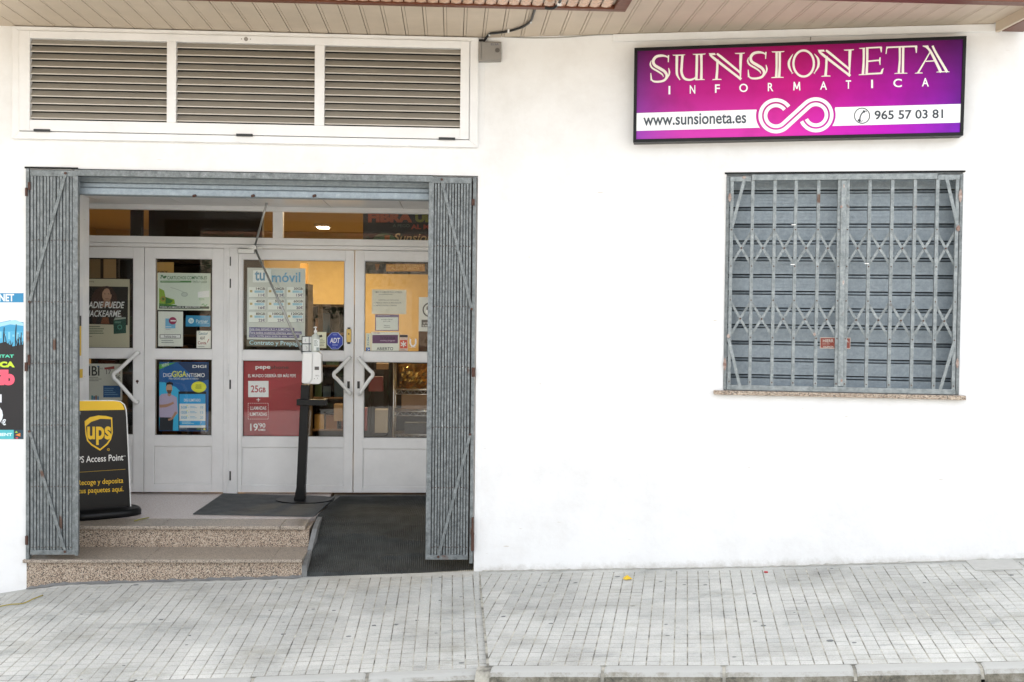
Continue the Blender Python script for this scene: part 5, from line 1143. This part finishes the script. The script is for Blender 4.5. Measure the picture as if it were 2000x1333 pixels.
# yellow and white notices on the side wall of the recess
b = B(); x = OL+.0
def side(px0, py0, px1, py1, col, bb, d=.001):   # on the wall u = OL facing right
    out = []
    for px, py in ((px0, py0), (px1, py1)):
        r = FWD+RIGHT*((px-1000)/F_PX)-UP*((py-666.5)/F_PX); C = Vector((0, 0, CAM_H)); k = ((L.o-C)@L.d+OL)/(r@L.d); q = C+r*k-L.o; out.append((q@L.n, q.z))
    (wa_, za_), (wb_, zb_) = out
    bb.box(OL+.0005, OL+.0005+d, min(wa_, wb_), max(wa_, wb_), zb_, za_, ink(col))
side(153.5, 560, 161, 745, 'd9dadb', b, .001); side(154.5, 722, 161, 738, 'd8b21c', b, .002)
mk('side_notice', b, None, fr=L, org=(OL, 1, 1.3), label='white notice with a yellow strip on the side wall of the entrance', cat='notice')
b = B(); side(150.5, 620, 153.5, 695, 'd8b21c', b, .02); side(150.5, 617, 153.5, 637, '1d1a19', b, .021)
mk('hanging_tag', b, None, fr=L, org=(OL, 1, 1.4), label='narrow black and yellow strip sign just behind the left gate', cat='sign')

# ================================================================= INSIDE THE SHOP
def inner(name, label, cat, b, mt, grp=None, bevel=.003):
    us_ = [v[0] for v in b.v]; ws_ = [v[1] for v in b.v]; zs_ = [v[2] for v in b.v]
    return mk(name, b, mt, fr=L, org=((min(us_)+max(us_))/2, (min(ws_)+max(ws_))/2, min(zs_)), label=label, cat=cat, group=grp, bevel=bevel)
def pbox(x0, y0, x1, y1, w, d, b=None):
    u0, u1, z0, z1 = L.rc(x0, y0, x1, y1, w); return (b or B()).box(u0, u1, w, w+d, z0, z1)
b = pbox(290, 380, 512, 700, 3.4, .1); u0 = b.v[0][0]; inner('dark_partition', 'dark brown tall partition seen through the fanlight left of centre', 'partition', b, SHOPDARK)
b = pbox(254, 395, 275, 780, 3.2, .1); inner('dark_pillar', 'narrow dark pillar inside the shop seen through the left fanlight', 'pillar', b, SHOPDARK)
# display cabinets, racks
def cabinet(x0, y0, x1, y1, w, label, cols=3, seed=1):
    t = thing('display_cabinet', label, 'cabinet', L, (L.at((x0+x1)/2, y1, w)[0], w, FZ))
    u0, u1, z0, z1 = L.rc(x0, y0, x1, y1, w); z0 = FZ; d = .4; b = B()
    b.box(u0, u0+.03, w, w+d, z0, z1); b.box(u1-.03, u1, w, w+d, z0, z1); b.box(u0+.03, u1-.03, w+d-.02, w+d, z0, z1); b.box(u0, u1, w, w+d, z1, z1+.03)
    mk('carcass', b, SHOPDARK, t); r = random.Random(seed); z = z0+.25
    while z < z1-.1:
        mk('shelf', B().box(u0+.03, u1-.03, w+.01, w+d-.02, z, z+.02), mat('shelf_wood', '4a3622', .6), t); u = u0+.05
        g = B()
        while u < u1-.12:
            ww = r.uniform(.06, .16); hh = r.uniform(.1, .27); c = r.choice(['5a2a20', '2a4058', '8a7448', '2c2c2c', '7d776a', '54381f', '2c3f2d', '6a4a20'])
            if u+ww < u1-.04: g.box(u, u+ww, w+.05, w+.25, z+.021, z+.021+hh, ink(c)); 
            u += ww+r.uniform(.01, .05)
        if g.v: mk('boxed_goods', g, None, t)
        z += .36
    return t
cabinet(178, 505, 300, 900, 2.9, 'dark display cabinet behind the left doors', seed=3)
cabinet(305, 515, 415, 900, 3.1, 'dark display cabinet behind the second door', seed=6)
cabinet(605, 600, 690, 900, 4.6, 'low dark cabinet standing deep in the shop behind the central door', seed=9)
cabinet(478, 560, 600, 900, 3.0, 'tall cabinet of goods behind the tariff poster', seed=12)
# wire shelving with cartons behind the right door
ws_t = thing('wire_shelving', 'chrome wire shelving rack behind the lower pane of the right door', 'shelving', L, (L.at(830, 850, 2.35)[0], 2.35, FZ))
u0, u1 = L.at(769, 760, 2.35)[0], .0; zs_ = [L.at(800, y, 2.35)[1] for y in (762, 804, 850)]
for a in (u0, u1-.02):
    for w in (2.35, 2.7): mk('upright', B().tube([(a, w, FZ), (a, w, 1.55)], .010, n=8), CHROME, ws_t)
for z in zs_:
    b = B(); b.tube([(u0, 2.35, z), (u1, 2.35, z)], .005, n=6); b.tube([(u0, 2.35, z-.04), (u1, 2.35, z-.04)], .004, n=6); b.tube([(u0, 2.7, z), (u1, 2.7, z)], .005, n=6)
    x = u0
    while x < u1-.05: b.tube([(x, 2.35, z), (x+.03, 2.35, z-.04), (x+.06, 2.35, z)], .0025, n=5); x += .06
    for k in range(12): w = 2.36+k*.03; b.tube([(u0, w, z), (u1, w, z)], .002, n=4)
    mk('shelf', b, CHROME, ws_t)
FOIL = mat('gold_foil_bag', 'b08b4a', .18, .9, bump=1, bscale=18)
b = B(); uu0, uu1, z0, z1 = L.rc(775, 712, 838, 760, 2.4); nx, nz_ = 14, 10; vs_ = []; rr = random.Random(2)
for j in range(nz_+1):
    for i in range(nx+1):
        s_ = i/nx; t_ = j/nz_; e = (math.sin(math.pi*s_)*math.sin(math.pi*min(1, t_*.9+.05)))**.5
        vs_.append((uu0+(uu1-uu0)*s_, 2.55-.15*e+rr.uniform(-.012, .012), z0+(z1-z0)*t_+rr.uniform(-.004, .004)))
fs = [(j*(nx+1)+i, j*(nx+1)+i+1, (j+1)*(nx+1)+i+1, (j+1)*(nx+1)+i) for j in range(nz_) for i in range(nx)]
inner('foil_bag', 'crumpled gold foil packing on the top wire shelf', 'bag', B().add(vs_, fs), FOIL, bevel=0)
for i, (x0, y0, x1, y1, w, c, lab) in enumerate(((732, 800, 757, 846, 2.3, 'a89a86', 'pale blister pack hanging beside the wire shelving'), (711, 797, 717, 842, 2.25, '8d2f2c', 'narrow red spotted pack at the left of the right door pane'), (784, 772, 840, 800, 2.42, '7d5a35', 'brown carton on the middle wire shelf'), (790, 826, 835, 850, 2.42, '2c2522', 'dark carton on the lowest wire shelf'), (735, 710, 758, 722, 2.5, '9a7448', 'small cardboard carton near the top of the right door pane'), (720, 736, 748, 765, 2.6, '7a2c25', 'dark red box behind the right door handle'), (652, 790, 669, 823, 2.4, 'a5824e', 'brown headphone box beside the sanitizer stand'))):
    b = pbox(x0, y0, x1, y1, w, .09); q = Print(L, w-.001); 
    o = inner('boxed_product', lab, 'box', b, ink(c), 'boxed goods inside the shop')
for i, (x0, y0, x1, y1) in enumerate(((602, 580, 611, 690), (621, 595, 630, 700))):
    inner('hanging_banner', ('taller', 'shorter')[i]+' narrow dark banner hanging in the shop behind the central door', 'banner', pbox(x0, y0, x1, y1, 4.2+i*.1, .02), SHOPDARK, 'narrow banners in the shop')
inner('door_frame_inside', 'pale wooden inner door frame edge behind the central door', 'frame', pbox(586, 515, 600, 700, 4.4, .08), mat('pale_wood', '9a7a45', .6))
inner('darkening_panel', 'wide dark panel added to darken the background of the right door lower pane', 'shelving', pbox(693, 694, 930, 880, 3.0, .15), SHOPDARK)  # plain dark panel added so the lower pane reads dark
b = pbox(722, 704, 758, 852, 2.75, .2); inner('black_backpack', 'dark bulky shape standing behind the central right door', 'bag', b, SHOPDARK, bevel=.04)
b = B(); a = L.at(818, 600, 3.2); c = L.at(900, 870, 3.2); b.box(a[0], c[0], 3.2, 3.6, FZ, L.at(850, 590, 3.2)[1]); inner('brown_counter', 'brown wooden counter unit behind the right door', 'counter', b, mat('counter_wood', '5b3420', .5, noise=.2))
pic = thing('framed_picture', 'dark framed picture leaning behind the woman poster', 'picture', L, (L.at(215, 540, 2.3)[0], 2.3, L.at(215, 560, 2.3)[1]))
u0, u1, z0, z1 = L.rc(168, 498, 232, 548, 2.3); mk('frame', B().box(u0, u1, 2.3, 2.33, z0, z1), SHOPDARK, pic, bevel=.003)
for k in range(2):
    a = u0+(u1-u0)*(.06+.48*k); mk('photo', B().box(a, a+(u1-u0)*.38, 2.295, 2.2995, z0+.02, z1-.04), ink('b9a27c' if k else '8b7c5e'), pic)
p = Print(L, 2.12, 4.04, (150, 370)); sheet(p, 600, 575, 765, 720, 'c9a866'); p.text('RDIKY', 622, 645, 718, 662, '2b241a', 1, bold=.03); p.rect(622, 690, 636, 694, '2b241a', 1)
printed('yellow_box_card', p, 'ochre card with black lettering behind the cartridge poster', 'card')
# ceiling lamps of the shop (one shows through the fanlight)
lm = bpy.data.materials.new('lit_lamp_panel'); lm.use_nodes = True; e = lm.node_tree.nodes['Principled BSDF']; e.inputs['Emission Color'].default_value = (1, .83, .6, 1); e.inputs['Emission Strength'].default_value = 5
def lamp(u, w, label, pw, hw=.29):
    t = thing('ceiling_lamp', label, 'lamp', L, (u, w, 2.95), 'shop ceiling lamps')
    mk('housing', B().box(u-hw-.03, u+hw+.03, w-.17, w+.17, 2.965, 2.999), PVC, t); mk('lit_panel', B().box(u-hw, u+hw, w-.14, w+.14, 2.955, 2.964), lm, t)
    li = bpy.data.lights.new('lamp_light', 'AREA'); li.shape = 'RECTANGLE'; li.size = hw*1.9; li.size_y = .26; li.energy = pw; li.color = (1, .72, .38)
    lo = bpy.data.objects.new('lamp_light', li); COL.objects.link(lo); place(lo, WM[t] @ Matrix.Translation((0, 0, -.012)), t)
ul_, wl_2 = L.flat(631, 446, 2.955)
lamp(ul_, wl_2, 'lit white ceiling lamp glowing through the fanlight', 22, .068)
lamp(-2.6, 3.9, 'lit ceiling lamp out of sight above the left doors', 23); lamp(-.6, 4.3, 'lit ceiling lamp out of sight above the right doors', 23)

# ================================================================= SMALL THINGS ON THE PAVEMENT
def pave_pt(fr, px, py):
    zf = zR if fr is R else zL; C = Vector((0, 0, CAM_H)); r = FWD+RIGHT*((px-1000)/F_PX)-UP*((py-666.5)/F_PX)
    lo = 3.
    while lo < 12:
        P_ = C+r*lo-fr.o; u, w = P_@fr.d, P_@fr.n
        if P_.z < zf(u)+XS*w+.002: return u, w, zf(u)+XS*w
        lo += .002
u, w, z = pave_pt(R, 1225, 1132)
mk('yellow_petal', B().add([(u-.03, w, z+.004), (u-.01, w-.03, z+.005), (u+.035, w-.012, z+.01), (u+.02, w+.02, z+.004), (u, w+.01, z+.03), (u-.02, w+.015, z+.016)], [(0, 1, 4), (1, 2, 4), (2, 3, 4), (3, 5, 4), (5, 0, 4)]), mat('yellow_leaf', 'd9b52a', .6), fr=R, org=(u, w, z), label='crumpled yellow leaf lying on the pavement below the blank white wall', cat='leaf')
u, w, z = pave_pt(R, 1496, 1118.5)
mk('red_scrap', B().box(u-.012, u+.012, w-.012, w+.012, z+.002, z+.008), mat('red_scrap', 'b3202a', .5), fr=R, org=(u, w, z), label='tiny red scrap on the pavement close to the white wall', cat='litter')
c = [pave_pt(R, x, y) for x, y in ((1886, 1096), (1977, 1093), (1998, 1113), (1905, 1115.5))]
b = B().add([(q[0], q[1], q[2]+.0005) for q in c]+[(q[0], q[1], q[2]+.007) for q in c], [(0, 1, 2, 3), (4, 5, 6, 7)]+[(i, (i+1) % 4, 4+(i+1) % 4, 4+i) for i in range(4)])
mc = mk('utility_cover', b, mat('cover_plate', 'b9b8b2', .6, 0., noise=.12, nscale=20), fr=R, org=c[0], label='pale flat utility cover set in the pavement at the wall foot far right', cat='cover')
def twig(name, pts, label, col):
    q = [pave_pt(L, x, y) for x, y in pts]; q = [(a, w, z+.006+.006*(i % 2)) for i, (a, w, z) in enumerate(q)]
    mk(name, B().tube(smooth(q, 4), [.004]*(len(smooth(q, 4))), n=5), mat(name, col, .7), fr=L, org=q[0], label=label, cat='twig')
twig('fallen_frond', ((-6, 1187), (20, 1184), (45, 1180), (65, 1173), (84, 1164)), 'yellow green dry stem on the pavement at the far left', '9a8c3c')
q = [L.flat(x, y, .256) for x, y in ((262, 1018), (275, 1014), (291, 1011))]
mk('fallen_frond', B().tube([(a, w, .255) for a, w in q], .004, n=5), mat('dry_twig', '8d8a3c', .7), fr=L, org=(q[0][0], q[0][1], .25), label='small yellowish twig on the landing edge beside the sign base', cat='twig')
# mortar fillet along the foot of the step and wall
b = B(); pts = []
for i in range(60):
    u = OL+i*(SU-OL)/59; pts.append((u, zL(u)+.012+random.uniform(-.006, .008), .03+random.uniform(-.012, .014)))
vs_ = []
for u, z, d in pts: vs_ += [(u, .002, z), (u, -d, zL(u)-XS*d+.0035), (u, .002, zL(u)-.05)]
fs = [(3*i, 3*i+3, 3*i+4, 3*i+1) for i in range(59)]
mk('mortar_fillet', B().add(vs_, fs), CEMENT, st)

# ================================================================= ACROSS THE STREET (seen only in the door glass)
BARK = mat('bark', '4d4033', .9, noise=.3); LEAF = mat('foliage', (.06, .09, .035), .7, noise=.4, nscale=2)
def tree(u, w, h, label, seed):
    r = random.Random(seed); t = thing('street_tree', label, 'tree', L, (u, w, -.2)); b = B()
    b.tube([(u, w, -.3), (u+.05, w, h*.25), (u-.05, w+.05, h*.5)], [.16, .12, .09], n=9); tips = []
    for k in range(11):
        a = r.uniform(0, 6.28); e = (u+math.cos(a)*r.uniform(.8, 2), w+math.sin(a)*r.uniform(.8, 2), h*r.uniform(.55, 1)); s0 = (u, w, h*r.uniform(.3, .5)); md = ((s0[0]+e[0])/2, (s0[1]+e[1])/2, (s0[2]+e[2])/2+.2)
        b.tube([s0, md, e], [.06, .035, .012], n=6); tips += [md, e]
    mk('trunk', b, BARK, t); g = B()
    for k in range(2200):
        c = r.choice(tips); p_ = [c[i]+r.gauss(0, .42) for i in range(3)]; s_ = r.uniform(.06, .13); a = [Vector((r.gauss(0, 1), r.gauss(0, 1), r.gauss(0, 1))).normalized()*s_ for _ in range(2)]; P_ = Vector(p_)
        g.add([P_, P_+a[0], P_+a[0]+a[1], P_+a[1]], [(0, 1, 2, 3)])
    mk('crown', g, LEAF, t, fixn=False)
tree(-9, -22, 4.6, 'leafy street tree across the road to the left', 1); tree(1.5, -23, 5.0, 'leafy street tree across the road behind the camera', 2); tree(11, -21, 4.6, 'leafy street tree across the road to the right', 3); tree(-3.5, -24, 4.4, 'smaller leafy street tree between the two tall ones across the road', 4)
hs_ = thing('brick_house', 'low brown brick house across the street behind the camera', 'house', L, (0, -30, -.4))
b = B().box(-45, 45, -31, -30, -.4, 4.6); mk('wall', b, mat('brown_brick', (.5, .4, .29), .9, noise=.3, nscale=12, aniso=(1, 1, 5)), hs_)
mk('roof', B().box(-45.3, 45.3, -31.5, -29.7, 4.6, 4.8), mat('roof_tile', (.3, .14, .09), .9), hs_)
for i in range(14):
    u = -38+i*5.8; mk('window', B().box(u, u+1.5, -30, -29.95, .9, 2.6), mat('pale_blind', (.5, .48, .42), .6), hs_)

hd = thing('reflection_hedge', 'low unseen hedge added behind the camera to darken the door glass reflections', 'hedge', L, (0, -14, -.3))  # unseen hedge, added for a dark reflection in the lower panes
rr = random.Random(12); g = B()
for i in range(7000):
    P_ = Vector((rr.uniform(-16, 16), -14+rr.choice((rr.uniform(-.45, .45), .42)), rr.uniform(-.3, 1.2+.08*math.sin(i)))); q = [Vector((rr.gauss(0, 1), rr.gauss(0, 1), rr.gauss(0, 1))).normalized()*rr.uniform(.05, .1) for _ in range(2)]
    g.add([P_, P_+q[0], P_+q[0]+q[1], P_+q[1]], [(0, 1, 2, 3)])
mk('foliage', g, LEAF, hd, fixn=False); mk('dark_core', B().box(-16, 16, -14.35, -13.65, -.4, 1.05), BARK, hd)
# dirt and mortar crumbs along the foot of the blank wall
b = B(); rr = random.Random(21); pts = []
for i in range(170):
    u = .02+i*.024; pts.append((u, zR(u)+.004+max(0, rr.gauss(0, .003)), .012+rr.uniform(0, .02)))
vs_ = []
for u, z, d in pts: vs_ += [(u, .001, z), (u, -d, zR(u)-XS*d+.002), (u, .001, zR(u)-.04)]
mk('base_joint', B().add(vs_, [(3*i, 3*i+3, 3*i+4, 3*i+1) for i in range(169)]), mat('pale_mortar', 'b5b3aa', .9, noise=.35, nscale=30), bld, R)
